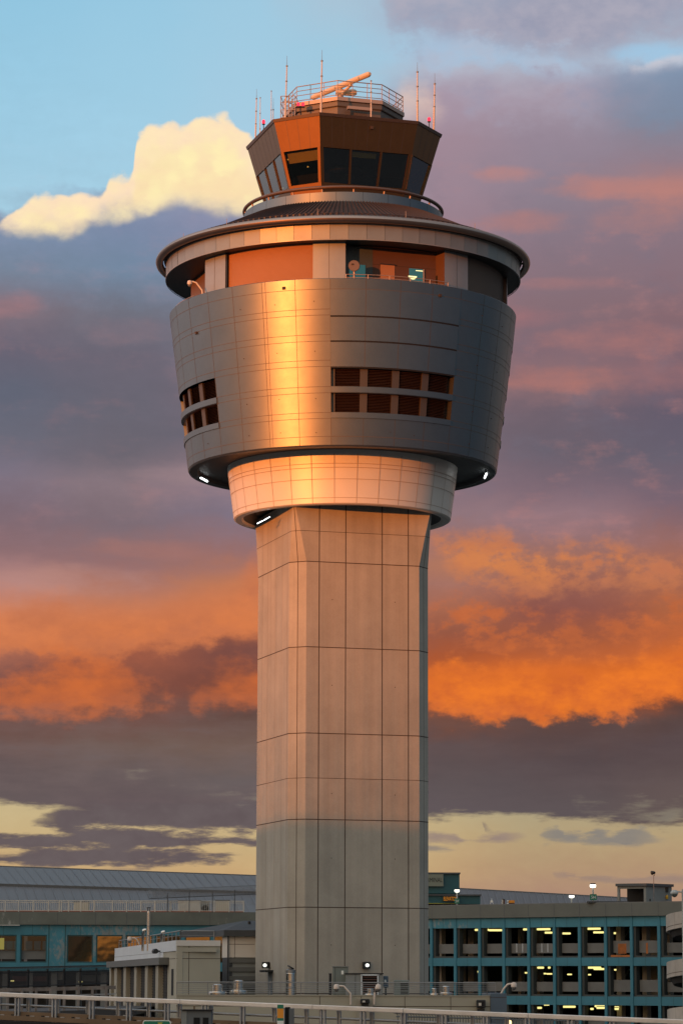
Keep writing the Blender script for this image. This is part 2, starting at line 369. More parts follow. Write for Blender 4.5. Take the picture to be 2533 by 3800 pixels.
# broken cloud and clear gaps at the top right
tp = T.m('ADD', T.m('MULTIPLY', M2, .8), T.m('MULTIPLY', S_, .5))
acc = layer(acc, [(840,-60),(1000,-80),(1600,-80)], [(840,20),(900,60),(1000,92),(1130,120),(1250,135),(1400,120),(1480,70),(1600,40)], .3, .5, .3, 1.1, (150, 152, 174), (178, 174, 188), .75, noise=tp)
acc = layer(acc, [(930,110),(985,92),(1060,100),(1150,118),(1230,128),(1330,138),(1420,150)], [(930,150),(1000,150),(1080,146),(1160,152),(1240,165),(1330,172),(1420,170)], .3, .25, .7, .7, (166, 196, 222), (178, 186, 204), .85, noise=tp)
acc = blob(acc, 1490, 122, 120, 30, (160, 198, 226), .95, tp)
acc = layer(acc, [(1420,150),(1460,150),(1500,147),(1530,136),(1568,128),(1600,126)], [(1420,156),(1470,160),(1510,158),(1540,150),(1600,142)], .08, .2, .2, .2, (214, 200, 202), op=.7, noise=tp)
acc = layer(acc, [(980,190),(1060,182),(1150,190),(1230,182),(1330,190),(1400,196),(1460,200)], [(980,215),(1100,228),(1250,230),(1350,235),(1460,230)], .3, .5, .7, .8, (176, 164, 178), (150, 148, 170), .7, noise=tp)
acc = blob(acc, 1540, 225, 200, 80, (126, 140, 164), .6, tp)
# soft pink bands in the mauve cloud on the right, and a few on the left
pk = T.m('ADD', T.m('MULTIPLY', M_, .9), T.m('MULTIPLY', T_, .6))
for x0, x1, y, h, c, o in ((1090, 1240, 402, 16, (186, 134, 130), .7), (1240, 1640, 428, 26, (188, 130, 122), .75), (1100, 1330, 508, 22, (172, 124, 122), .6), (1330, 1640, 500, 26, (176, 126, 122), .6), (1180, 1420, 652, 14, (168, 120, 120), .55), (1230, 1640, 778, 30, (172, 118, 114), .65), (1120, 1430, 872, 24, (178, 118, 110), .75), (1380, 1640, 868, 34, (160, 112, 112), .55), (1050, 1300, 730, 22, (160, 112, 116), .55), (-40, 110, 700, 26, (160, 120, 124), .7), (180, 420, 760, 26, (128, 112, 122), .5), (300, 640, 1085, 22, (158, 132, 136), .6), (200, 480, 1262, 20, (168, 116, 106), .6), (-40, 330, 1335, 34, (190, 140, 128), .55)):
    acc = blob(acc, (x0 + x1) / 2, y, (x1 - x0) * .62, h * 1.5, c, o, pk)
# orange banks
org = T.m('ADD', T.m('MULTIPLY', M_, .75), T.m('MULTIPLY', S_, .55))
acc = layer(acc, [(-30,1385),(300,1402),(450,1390),(540,1362),(585,1305),(700,1300)], [(-30,1480),(180,1508),(350,1492),(500,1470),(585,1450),(700,1450)], .5, .2, .5, .5, (218, 126, 76), (190, 112, 78), .8, noise=org)
acc = layer(acc, [(-30,1620),(30,1585),(80,1545),(160,1520),(230,1538),(290,1568),(345,1610),(400,1645),(460,1690)], [(-30,1615),(60,1640),(150,1645),(240,1640),(300,1634),(345,1622),(400,1606),(460,1590)], .55, .22, .9, .5, (214, 112, 56), (176, 94, 60), .85, noise=org)
acc = layer(acc, [(400,1640),(440,1612),(500,1570),(540,1552),(600,1560),(700,1560)], [(400,1615),(460,1625),(520,1612),(600,1618),(700,1610)], .5, .22, .9, .5, (208, 108, 56), (160, 88, 60), .8, noise=org)
acc = layer(acc, [(930,1260),(990,1240),(1080,1238),(1148,1235),(1211,1254),(1280,1262),(1340,1252),(1421,1262),(1469,1288),(1600,1290)], [(930,1290),(1060,1312),(1150,1335),(1240,1350),(1300,1330),(1420,1322),(1480,1330),(1600,1340)], .28, .4, .5, .6, (214, 130, 76), (186, 112, 84), .85, noise=org, patch=T.m('ADD', org, .12))
acc = layer(acc, [(930,1480),(1000,1400),(1080,1372),(1180,1400),(1260,1430),(1350,1440),(1430,1420),(1500,1390),(1600,1370)], [(930,1520),(1100,1500),(1250,1500),(1400,1500),(1600,1470)], .4, .4, .6, .6, (205, 108, 58), (170, 92, 60), .75, noise=org, patch=org)
acc = layer(acc, [(900,1590),(985,1568),(1034,1530),(1100,1545),(1189,1533),(1260,1540),(1354,1540),(1448,1533),(1510,1515),(1600,1495)], [(900,1615),(985,1627),(1072,1640),(1140,1652),(1180,1640),(1241,1650),(1305,1640),(1422,1650),(1442,1624),(1504,1604),(1600,1585)], .32, .19, .7, .5, (238, 124, 44), (202, 98, 48), noise=T.m('ADD', T.m('MULTIPLY', M_, .55), T.m('MULTIPLY', S_, .8)))
sg = T.ss(T.m('ADD', T.m('MULTIPLY', T_, .8), T.m('MULTIPLY', M2, .5)), -.5, .6, 0., .5)
lowz = T.m('MULTIPLY', T.m('MULTIPLY', T.ss(el, 3., 3.6), T.ss(el, 4.9, 5.7, 1., 0.)), T.ss(az, -2., 1.5, 1., .3))
acc = T.mix(T.m('MULTIPLY', sg, lowz), acc, lin((124, 106, 104)))
acc = T.mix(T.m('MULTIPLY', T.ss(T.m('ADD', T_, T.m('MULTIPLY', S_, .5)), .1, .7, 0., .35), lowz), acc, lin((92, 92, 98)))
# clear pale strip above the horizon, then the dark bars in front of it
yel = T.ramp(vn, [(vv(1830), lin((198, 180, 138))), (vv(1930), lin((200, 174, 128))), (vv(2010), lin((198, 164, 118))), (vv(2100), lin((176, 134, 116)))])
yel = T.mix(T.ss(az, .5, 4., 0., 1.), yel, T.ramp(vn, [(vv(1840), lin((172, 160, 128))), (vv(1930), lin((180, 157, 120))), (vv(1990), lin((178, 148, 116))), (vv(2070), lin((172, 136, 115))), (vv(2110), lin((156, 120, 113)))]))
qf = T.xyz(T.m('MULTIPLY', az, .6), T.m('MULTIPLY', el, 2.6), 7.)
nF = T.noise(qf, 2.4, 7, .62); F_ = ctr(nF.outputs[0])
stn = T.m('ADD', T.m('MULTIPLY', T_, 1.1), T.m('MULTIPLY', F_, 1.3))
mainb = [(-30,1838),(60,1846),(130,1850),(186,1857),(260,1870),(585,1880),(985,1876),(1128,1871),(1298,1876),(1392,1884),(1486,1893),(1600,1886)]
bv = T.ss(T.curve(azn, [(uu(x), vv(y, x)) for x, y in mainb]), 0., 1., V0, V1, 'LINEAR')
k = T.ss(T.m('ADD', T.m('SUBTRACT', bv, el), T.m('MULTIPLY', stn, .17)), -.08, .1)
acc = T.mix(k, acc, yel)
dk, dk2 = (98, 86, 88), (106, 95, 96)
acc = layer(acc, [(60,1900),(85,1891),(130,1868),(190,1856),(300,1850),(585,1840),(640,1840),(720,1900)], [(60,1888),(85,1893),(150,1905),(220,1901),(300,1908),(400,1912),(500,1906),(585,1901),(650,1895),(720,1880)], .09, .08, .2, .2, dk, dk2, noise=stn)
acc = layer(acc, [(-30,1923),(80,1919),(180,1908),(300,1895),(400,1908),(500,1918),(585,1924),(680,1930),(740,1960)], [(-30,1943),(150,1947),(300,1950),(400,1946),(585,1942),(680,1940),(740,1930)], .09, .08, .2, .2, dk, dk2, noise=stn)
acc = layer(acc, [(-30,1966),(40,1962),(80,1952),(140,1944),(330,1944),(390,1955),(470,1960),(550,1965),(600,1980)], [(-30,1985),(100,1988),(200,1991),(300,1986),(420,1982),(500,1976),(550,1967),(600,1960)], .09, .08, .2, .2, dk, dk2, noise=stn)
acc = layer(acc, [(200,2008),(240,1994),(300,1994),(340,1996),(380,2010)], [(200,2000),(240,1998),(300,1999),(340,2000),(380,2000)], .04, .04, .06, .06, (150, 128, 108), op=.8, noise=stn)
# pale wisps in the dark bank
acc = layer(acc, [(260,1790),(290,1776),(330,1784),(430,1800),(520,1812),(600,1818),(700,1830)], [(260,1775),(300,1783),(360,1792),(450,1808),(520,1822),(600,1834),(700,1838)], .12, .12, .25, .25, (166, 156, 132), (140, 130, 118), .4, noise=stn, patch=T.m('ADD', T_, .05))
acc = layer(acc, [(1260,1860),(1300,1840),(1400,1855),(1460,1850),(1500,1866),(1560,1842),(1620,1838)], [(1260,1840),(1330,1860),(1400,1868),(1460,1890),(1510,1895),(1560,1858),(1620,1856)], .2, .2, .35, .35, (150, 140, 118), (118, 110, 104), .6, noise=stn, patch=T.m('ADD', T_, .0))
# small low clouds on the right
acc = layer(acc, [(1205,1940),(1230,1922),(1252,1904),(1272,1900),(1290,1919),(1335,1919),(1370,1904),(1400,1915),(1430,1905),(1465,1903),(1492,1920),(1525,1931),(1545,1945)], [(1205,1922),(1240,1933),(1300,1931),(1360,1936),(1440,1938),(1525,1934),(1545,1920)], .08, .08, .22, .14, (128, 124, 122), (142, 134, 124), .85, noise=stn)
acc = layer(acc, [(930,1920),(985,1912),(1040,1916),(1070,1930),(1110,1922),(1180,1914),(1230,1940)], [(930,1935),(985,1936),(1060,1934),(1120,1935),(1180,1932),(1230,1920)], .06, .06, .1, .1, (156, 134, 120), (146, 128, 122), .8, noise=stn)
acc = layer(acc, [(930,1950),(985,1940),(1020,1946),(1060,1958)], [(930,1955),(985,1954),(1030,1953),(1060,1946)], .05, .05, .1, .1, (136, 126, 120), op=.8, noise=stn)
acc = layer(acc, [(1095,1915),(1103,1891),(1112,1893),(1122,1906),(1140,1922)], [(1095,1900),(1105,1903),(1122,1911),(1140,1906)], .05, .05, .08, .08, (140, 124, 110), op=.85, noise=stn)
acc = layer(acc, [(1230,2025),(1250,2008),(1290,2004),(1350,2012),(1420,2020),(1470,2014),(1560,2014),(1620,2010)], [(1230,2010),(1270,2016),(1340,2020),(1420,2030),(1490,2024),(1560,2026),(1620,2030)], .06, .08, .12, .12, (150, 128, 118), op=.75, noise=stn, patch=T.m('ADD', stn, .15))
# overall fine cloud grain
grain = T.ss(T.m('ADD', T.m('MULTIPLY', S_, .6), T.m('MULTIPLY', T_, .6)), -.8, .8, .94, 1.06, 'LINEAR')
blue_free = T.ss(T.m('ADD', el, T.m('MULTIPLY', az, .55)), 13.4, 15.5, 1., 0.)
grain = T.m('ADD', T.m('MULTIPLY', T.m('SUBTRACT', grain, 1.), T.m('ADD', T.m('MULTIPLY', blue_free, .85), .15)), 1.)
acc = T.mix(1., acc, T.xyz(grain, grain, grain), 'MULTIPLY')

# the rest of the dome: sunset glow low behind the camera, slate on the right
beta = T.m('MULTIPLY', T.m('ARCTAN2', dx, T.m('MULTIPLY', dy, -1.)), DEG)    # 0 = straight behind the camera
bn = T.ss(beta, -180., 180., 0., 1., 'LINEAR')
def bp(b): return (b + 180) / 360.
low = T.ramp(bn, [(0, (.2, .17, .18)), (bp(-150), (.3, .26, .27)), (bp(-105), (.6, .5, .45)), (bp(-70), (1.2, .72, .36)), (bp(-41), (2.0, .85, .2)), (bp(-18), (1.1, .52, .16)), (bp(8), (.6, .34, .15)), (bp(35), (.26, .24, .24)), (bp(62), (.1, .16, .22)), (bp(100), (.05, .12, .19)), (bp(118), (.1, .12, .17)), (bp(140), (.2, .17, .16)), (1, (.2, .17, .18))])
mid = T.ramp(bn, [(0, (.2, .17, .18)), (bp(-150), (.42, .41, .45)), (bp(-105), (1.0, 1.03, 1.1)), (bp(-70), (1.3, 1.2, 1.1)), (bp(-41), (1.0, .68, .38)), (bp(-15), (.8, .7, .55)), (bp(12), (.62, .60, .57)), (bp(38), (.35, .42, .48)), (bp(62), (.12, .215, .305)), (bp(88), (.04, .12, .205)), (bp(118), (.055, .105, .185)), (bp(140), (.18, .165, .18)), (1, (.2, .17, .18))])
high = T.ramp(bn, [(0, (.32, .36, .42)), (bp(-60), (.85, .92, .96)), (bp(0), (.8, .86, .9)), (bp(60), (.4, .48, .56)), (1, (.32, .36, .42))])
sur = T.mix(T.ss(el, 2., 9.), low, mid)
sur = T.mix(T.ss(el, 25., 60.), sur, high)
cl = T.ss(T.noise(T.xyz(dx, dy, T.m('MULTIPLY', dz, 2.2)), 3.2, 6, .6).outputs[0], .35, .68, .72, 1.25, 'LINEAR')
sur = T.mix(1., sur, T.xyz(cl, cl, cl), 'MULTIPLY')
sky = T.n('ShaderNodeTexSky', sky_type='NISHITA'); sky.sun_disc = False
sky.sun_elevation = R_(SUN_EL); sky.sun_rotation = R_(180 + SUN_B); sky.air_density = 1.2; sky.dust_density = 3.
sur = T.mix(1., sur, T.mix(1., sky.outputs[0], (.06, .06, .06, 1), 'MULTIPLY'), 'ADD')
W = T.m('MULTIPLY', T.ss(T.m('ABSOLUTE', az), 13., 34., 1., 0.), T.ss(el, 20., 34., 1., 0.))
fin = T.mix(W, sur, acc)
fin = T.mix(T.ss(el, -2.6, -1.2, 1., 0.), fin, (.06, .055, .05, 1))
T.set(bg.inputs[0], fin); bg.inputs[1].default_value = 1.0
w.cycles.sampling_method = 'MANUAL'; w.cycles.sample_map_resolution = 1024

sd = bpy.data.lights.new('sun', 'SUN'); sd.energy = 4.0; sd.color = (1.0, .265, .045); sd.angle = R_(.28)
so = bpy.data.objects.new('sun', sd); COL.objects.link(so)
SUNV = Vector((-sin(R_(SUN_B)) * cos(R_(SUN_EL)), -cos(R_(SUN_B)) * cos(R_(SUN_EL)), sin(R_(SUN_EL))))
so.rotation_euler = SUNV.to_track_quat('Z', 'Y').to_euler(); so.location = SUNV * 300
# ------------------------------------------------------------------ material list
principled('metal_panel', (.19, .198, .205), .40, .93, var=.05, vscale=.8)
principled('post_metal', (.10, .082, .07), .5, .4)
principled('brown_warm', (.16, .085, .04), .6)
principled('fascia_panel', (.29, .275, .25), .44, .6, var=.06, vscale=.8)
principled('metal_light', (.30, .30, .30), .42, .35, var=.05, vscale=.8)
principled('metal_seam', (.12, .085, .06), .6, .3)
principled('collar_panel', (.80, .74, .66), .42, .12, var=.03, vscale=.5)
principled('collar_seam', (.48, .38, .29), .6)
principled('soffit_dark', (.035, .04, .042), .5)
principled('tube_bronze', (.42, .30, .24), .36, 1.)
principled('tube_brown', (.16, .10, .075), .45, .6)
principled('roof_brown', (.045, .028, .024), .5, .2)
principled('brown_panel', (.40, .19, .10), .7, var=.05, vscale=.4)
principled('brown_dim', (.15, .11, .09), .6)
principled('brown_core', (.10, .046, .028), .65, var=.06, vscale=.6)
principled('core_slate', (.055, .07, .075), .6)
principled('louvre_brown', (.105, .052, .038), .55, .2)
principled('louvre_shadow_dark', (.012, .01, .01), .8)
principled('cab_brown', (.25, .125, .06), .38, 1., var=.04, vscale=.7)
principled('cab_trim', (.16, .11, .09), .42, .8)
principled('cab_dark', (.01, .01, .011), .6)
principled('strip_amber', (.62, .50, .16), .6)
principled('penthouse', (.14, .11, .09), .5, .4)
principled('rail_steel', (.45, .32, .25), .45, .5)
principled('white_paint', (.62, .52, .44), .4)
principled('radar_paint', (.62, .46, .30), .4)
principled('dish_grey', (.16, .11, .09), .5)
principled('joint_dark', (.055, .035, .025), .9)
principled('joint_faint', (.30, .24, .19), .9)
concrete('concrete_panels', (.393, .362, .308))
principled('door_grey', (.16, .18, .19), .5)
principled('dark_steel', (.03, .032, .035), .45, .5)
glass('cab_glass', (.5, .5, .47), (.85, .88, .9), .02, .13)
glass('room_glass', (.55, .62, .6), (.9, .9, .9))
emitter('tube_light', (.95, 1., 1.), 4.)
emitter('tube_warm', (1., .88, .40), 1.6)
emitter('desk_glow', (1., .42, .08), 1.2)
emitter('red_lamp', (1., .03, .06), 2.2)
emitter('room_glow', (.10, .28, .27), .42)
emitter('room_dim', (.07, .20, .20), .5)
principled('wire_grey', (.25, .24, .23), .5, .7)

# ------------------------------------------------------------------ the control tower
TX, TY = at(1272, 985, 173).x, 173.0
TC = Vector((TX, TY, 0))
def zf(py, R, px=1270): return at(px, py, TY - R).z
def pol(R, a, z): a = R_(a); return Vector((TX + R * sin(a), TY - R * cos(a), z))
tower = thing('control_tower', TC, 'tall airport control tower with concrete shaft, grey metal drum and brown glazed cab', 'control tower')
TH = R_(16.8)
tn = Vector((sin(TH), -cos(TH), 0)); tt = Vector((cos(TH), sin(TH), 0)); K = Vector((0, 0, 1))

# ---- shaft: square with cut corners that grow back to full corners at the top
HA, CC = 4.2, .80
def zs(y): return at(708 * S, y * S, TY - 4.85).z
ZTOP = zs(1150); ZCH = zs(1290)
levels = [0, zs(2282), zs(2084), zs(1882), zs(1787), zs(1684), zs(1486), ZCH, zs(1220), ZTOP]
minor = {zs(1787), zs(1220)}
def cut(z): return CC if z <= ZCH else CC * (1 - (z - ZCH) / (ZTOP - ZCH)) + .03
fr_front = [0, .186, .375, .637, .826, 1]; fr_left = [0, .22, .36, .56, .74, .86, 1]
sides = [(tn, tt, fr_front), (-tt, tn, fr_left), (-tn, -tt, fr_front), (tt, -tn, fr_left)]
def fp(n, t, f, z, out=0.):
    c = cut(z); x = min(max((f - .5) * 2 * HA, -HA + c), HA - c)
    return TC + n * (HA + out) + t * x + K * z
mb = MB(); jn = MB()
rnd = random.Random(3)
for si, (n, t, fr) in enumerate(sides):
    for zi in range(len(levels) - 1):
        z0, z1 = levels[zi], levels[zi + 1]
        for a, b in zip(fr, fr[1:]):
            g = .95 + .1 * rnd.random(); wv = rnd.uniform(-.015, .02)
            mb.quad(fp(n, t, a, z0), fp(n, t, b, z0), fp(n, t, b, z1), fp(n, t, a, z1), 0, (g + wv, g, g - wv))
        # corner facet between this side and the next one clockwise
        n2, t2 = -t, n
        g = .99 + .08 * rnd.random()
        for h in (0, 1):
            def cp(z, f, o=0.): return (fp(n, t, 0, z) * (1 - f) + fp(n2, t2, 1, z) * f)
            mb.quad(cp(z0, h * .5 + .5), cp(z0, h * .5), cp(z1, h * .5), cp(z1, h * .5 + .5), 0, (g, g, g))
    # vertical joints
    for f in fr[1:-1]:
        wj = .026 if si in (0, 2) else .016
        for z0, z1 in zip(levels, levels[1:]):
            o = .004
            jn.quad(fp(n, t, f, z0, o) - t * wj, fp(n, t, f, z0, o) + t * wj, fp(n, t, f, z1, o) + t * wj, fp(n, t, f, z1, o) - t * wj, 0 if si in (0, 2) else 1)
    n2, t2 = -t, n; dn = (n + n2).normalized(); dt = dn.cross(K)
    for z0, z1 in zip(levels, levels[1:]):
        P0 = (fp(n, t, 0, z0) + fp(n2, t2, 1, z0)) / 2 + dn * .004; P1 = (fp(n, t, 0, z1) + fp(n2, t2, 1, z1)) / 2 + dn * .004
        jn.quad(P0 - dt * .02, P0 + dt * .02, P1 + dt * .02, P1 - dt * .02, 0)
    # horizontal joints
    for z in levels[1:-1]:
        hw = .023 if z not in minor else .013
        for A, B, nn in ((fp(n, t, 0, z), fp(n, t, 1, z), n), (fp(n2, t2, 1, z), fp(n, t, 0, z), dn)):
            o = nn * .007
            jn.quad(A - K * hw + o, B - K * hw + o, B + K * hw + o, A + K * hw + o, 0)
shm = mb.merge(jn, 1)
# tie holes: small dark dots in the front panels
th = MB()
for zi in (1, 2, 5, 6, 3):
    for f in (.28, .73):
        z = (levels[zi] + levels[zi + 1]) / 2 + .3
        c = fp(tn, tt, f, z, .006); th.box(c, .045, .01, .045, 1, TH)
shaft = shm.merge(th).build('shaft', ['concrete_panels', 'joint_dark', 'joint_faint'], tower)

# ---- collar under the drum
Z_CB = zf(1157 * S, 6.45); Z_DB = zf(1024 * S, 9.1); Z_DT = zf(640 * S, 10.33)
RB, RT = 9.15, 10.36
def cr(z): return 6.42 + (z - Z_CB) / (Z_DB - Z_CB) * .42
mb = MB()
mb.rev(TC, [(5.85, Z_CB + .12), (5.95, Z_CB), (6.32, Z_CB), (6.42, Z_CB + .06), (cr(Z_DB), Z_DB + .25)], n=180)
cm = mb; mb = MB()
for k in range(32):
    a = -4. + 11.25 * k; w_ = .014 / 6.6 * 57.3
    mb.rev(TC, [(6.435, Z_CB + .06), (cr(Z_DB) + .008, Z_DB - .02)], a - w_, a + w_, 1)
def yz(y, R): return zf(y * S, R)
for y in (1065, 1074, 1100, 1142):
    z = yz(y, 6.6); r0 = cr(z) + .008
    mb.rev(TC, [(r0 - .001, z - .016), (r0 + .001, z + .016)], n=120)
collar = cm.merge(mb, 1).build('collar', ['collar_panel', 'collar_seam'], tower)
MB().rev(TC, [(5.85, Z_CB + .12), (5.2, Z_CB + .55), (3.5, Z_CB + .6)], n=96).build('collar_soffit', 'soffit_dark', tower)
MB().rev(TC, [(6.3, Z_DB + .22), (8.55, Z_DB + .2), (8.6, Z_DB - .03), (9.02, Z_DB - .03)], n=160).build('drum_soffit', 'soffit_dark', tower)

# ---- drum
def dr(z): return RB + (RT - RB) * (z - Z_DB) / (Z_DT - Z_DB)
def zd(yfull): # height on the drum front for a photo row near the axis
    z = 30.
    for _ in range(4): z = zf(yfull, dr(z), 1226)
    return z
rows = [zd(v) for v in (1031, 1072, 1146, 1168, 1241, 1265, 1336, 1359, 1434, 1457, 1530, 1552, 1619, 1646)]
rows[0], rows[-1] = Z_DT, Z_DB
SEC = [(-4., 41.), (-94., -49.), (86., 131.), (176., 221.)]
ST = 11.25
ops = [(rows[7], rows[8]), (rows[9], rows[10])]
mb = MB()
def body(a0, a1, z0, z1): mb.rev(TC, [(dr(z1), z1), (dr(z0), z0)], a0, a1, max(1, int((a1 - a0) / 1.5)))
a = SEC[0][0]
edges = sorted([(s0, s1) for s0, s1 in SEC])
cur = -94.
for s0, s1 in edges:
    if s0 > cur: body(cur, s0, Z_DB + .05, Z_DT)
    zz = [Z_DB + .05, ops[1][1], ops[1][0], ops[0][1], ops[0][0], Z_DT]
    body(s0, s1, zz[0], zz[1]); body(s0, s1, zz[2], zz[3]); body(s0, s1, zz[4], zz[5])
    cur = s1
if cur < 266.: body(cur, 266., Z_DB + .05, Z_DT)
mb.rev(TC, [(dr(Z_DB) - .0, Z_DB + .05), (RB - .05, Z_DB - .05), (9.02, Z_DB - .05)], n=180)
mb.rev(TC, [(RT, Z_DT), (RT - .02, Z_DT + .03), (RT - .3, Z_DT + .03), (RT - .3, Z_DT - .6)], n=180)
drm = mb; mb = MB()
# flat seams between panels
def insec(a, only=None): return any(s0 - .01 <= (a - s0) % 360 + s0 <= s1 + .01 for s0, s1 in (only or SEC))
for k in range(32):
    a = -4. + ST * k
    wa = .013 / 9.8 * 57.3
    inner = any(.5 < (a - s0) % 360 < (s1 - s0) - .5 for s0, s1 in SEC)
    spans = [(Z_DB + .05, ops[1][1]), (ops[0][0] + .02, Z_DT)] if inner else [(Z_DB + .05, Z_DT)]
    for z0, z1 in spans:
        mb.rev(TC, [(dr(z1) + .006, z1), (dr(z0) + .006, z0)], a - wa, a + wa, 1)
    if abs((a + 26.5 + 180) % 360 - 180) < .6: mb.rev(TC, [(dr(Z_DT) + .006, Z_DT), (dr(Z_DB) + .006, Z_DB + .05)], a + 1.2 - wa, a + 1.2 + wa, 1)
for i, z in enumerate(rows[1:-1], 1):
    for j in range(32):
        a0 = -4. + ST * j
        shin = any(-.5 < (a0 - s0) % 360 < 44.5 for s0, s1 in SEC[:1] + SEC[2:])
        win = any(-.5 < (a0 - s0) % 360 < 44.5 for s0, s1 in SEC)
        if (shin and 2 <= i <= 11) or (win and 7 <= i <= 11): continue
        mb.rev(TC, [(dr(z) + .007, z - .013), (dr(z) + .007, z + .013)], a0, a0 + ST, 6)
drm.merge(mb, 1)
mb = MB()
for yf in (1118, 1305, 1480, 1600):
    for a in (-22.2, -9.2, -35, -57, 52, 66, 17, 26):
        z = zd(yf) + rnd.uniform(-.1, .1)
        if insec(a) and yf in (1480, 1305, 1118): continue
        mb.box(pol(dr(z) + .014, a, z), .04, .03, .04, 2, R_(a))
drum = drm.merge(mb).build('drum', ['metal_panel', 'metal_seam', 'joint_dark'], tower)
# overlapping ledges in the front sector
def ledge(s0, s1, zt, zb, o, seams=True):
    mb = MB()
    mb.rev(TC, [(dr(zt) + .006, zt), (dr(zb) + o, zb), (dr(zb) + o - .005, zb - .01), (dr(zb) + .004, zb - .015)], s0, s1, 32); mb.rev(TC, [(dr(zb) + .01, zb - .015), (dr(zb) + .008, zb - .085)], s0, s1, 32, 2)  # dark strip below each ledge paints its shadow line
    for e in (s0, s1): mb.add([pol(dr(zt) + .006, e, zt), pol(dr(zb) + o, e, zb), pol(dr(zb) - .05, e, zb)], [(0, 1, 2)])
    if seams:
        for kx in range(1, 4): mb.rev(TC, [(dr(zt) + .012, zt), (dr(zb) + o + .004, zb)], s0 + ST * kx - .08, s0 + ST * kx + .08, 1, 1)
    mb.build('ledge', ['metal_panel', 'metal_seam', 'louvre_shadow_dark'], drum)
def sill(s0, s1, zt, zb):
    mb = MB()
    mb.rev(TC, [(dr(zt) - .3, zt), (dr(zt) + .05, zt), (dr(zb) + .06, zb + .02), (dr(zb) - .3, zb - .01)], s0, s1, 32)
    for e in (s0, s1): mb.quad(pol(dr(zt) - .2, e, zt), pol(dr(zt) + .05, e, zt), pol(dr(zb) + .06, e, zb + .02), pol(dr(zb) - .2, e, zb))
    mb.build('sill', 'metal_panel', drum)
for s0, s1 in (SEC[0], SEC[2]):
    for zt, zb, o in ((rows[1], zd(1170), .035), (zd(1172), zd(1263), .035), (zd(1265), zd(1360), .035)): ledge(s0, s1, zt, zb, o)
for s0, s1 in SEC[:3]:
    for zt, zb in ((rows[8], rows[9]), (rows[10], rows[11])): sill(s0, s1, zt, zb)
# recessed louvre windows with light posts
for s0, s1 in SEC[:2]:
    for z1, z0 in ops:
        mb = MB(); RI = .42
        mb.rev(TC, [(dr(z1) - RI, z1), (dr(z0) - RI, z0)], s0, s1, 24)
        mb.build('recess_wall', 'louvre_shadow_dark', drum)
        mb = MB()
        for e in (s0, s1): mb.quad(pol(dr(z1), e, z1), pol(dr(z0), e, z0), pol(dr(z0) - RI, e, z0), pol(dr(z1) - RI, e, z1))
        mb.rev(TC, [(dr(z0), z0), (dr(z0) - RI, z0)], s0, s1, 24)
        mb.build('window_reveal', 'metal_panel', drum)
        for k in range(4):
            a0, a1 = s0 + ST * k + 1.3, s0 + ST * k + 9.9
            lw = MB(); ns = 13
            for j in range(ns):
                za = z0 + (z1 - z0) * (j + .1) / ns; zb = z0 + (z1 - z0) * (j + .72) / ns
                lw.rev(TC, [(dr(za) - .23, za), (dr(zb) - .36, zb), (dr(zb) - .38, zb - .01), (dr(za) - .24, za - .015)], a0, a1, 6, 0, False)
            lo = lw.build('louvre_window', 'louvre_brown', drum)
            fm = MB()
            for b0, b1 in ((s0 + ST * k + .0, a0) if k == 0 else (s0 + ST * k - 1.3, a0), (a1, s0 + ST * k + ST - 1.35)):
                if b1 - b0 < .2: continue
                fm.rev(TC, [(dr(z1) - .2, z1), (dr(z0) - .2, z0)], b0, b1, 2)
                for e in (b0, b1): fm.quad(pol(dr(z1) - .2, e, z1), pol(dr(z0) - .2, e, z0), pol(dr(z0) - .4, e, z0), pol(dr(z1) - .4, e, z1))
            fm.build('post', 'post_metal', lo)
# small fittings on the drum skin: square vents and dots
for yf, a in ((1062, -18.9), (1080, 32.5), (1172, -57)):
    z = zd(yf + (0 if a < 0 else -8)); p = pol(dr(z) + .03, a, z)
    MB().box(p, .16, .1, .16, 0, R_(a)).build('vent_cap', 'joint_dark', drum)

# ---- terrace level between drum and visor
Z_FB = zf(549 * S, 10.6); Z_FT = zf(513 * S, 10.6)
RW = 9.85
def wallarc(mb, R, a0, a1, z0=Z_DT - .6, z1=Z_FB + .15, mi=0): mb.rev(TC, [(R, z1), (R, z0)], a0, a1, max(2, int((a1 - a0) / 1.5)), mi)
def pier(a0, a1):
    mb = MB(); wallarc(mb, RW, a0, a1)
    for e in (a0, a1): mb.quad(pol(RW, e, Z_FB + .15), pol(RW, e, Z_DT - .6), pol(7.3, e, Z_DT - .6), pol(7.3, e, Z_FB + .15), 2)
    am = (a0 + a1) / 2; mb.rev(TC, [(RW + .006, Z_FB + .1), (RW + .006, Z_DT - .1)], am - .07, am + .07, 1, 1)
    return mb.build('pier', ['metal_light', 'metal_seam', 'brown_core'], tower)
for a0, a1 in ((-54.3, -43.4), (-10., .8), (36.2, 47.), (81.5, 85.), (126, 137)): pier(a0, a1)
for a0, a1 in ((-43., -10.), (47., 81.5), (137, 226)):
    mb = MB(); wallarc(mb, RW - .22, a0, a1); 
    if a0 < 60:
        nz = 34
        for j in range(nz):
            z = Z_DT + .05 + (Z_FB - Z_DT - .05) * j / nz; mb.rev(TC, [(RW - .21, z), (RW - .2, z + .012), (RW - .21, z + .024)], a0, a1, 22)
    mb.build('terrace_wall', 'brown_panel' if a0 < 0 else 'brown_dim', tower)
MB().rev(TC, [(RW - .04, Z_FB + .1), (RW - .04, Z_DT - .2)], -43.4, -42.8, 1).build('corner_strip', 'dark_steel', tower)
RC = 7.2
mb = MB(); mb.rev(TC, [(RC, Z_FB + .1), (RC, Z_DT - .6)], n=90); mb.build('core_wall', 'brown_core', tower)
MB().rev(TC, [(RC, Z_DT - .55), (RT - .3, Z_DT - .55)], n=90).build('terrace_floor', 'soffit_dark', tower)
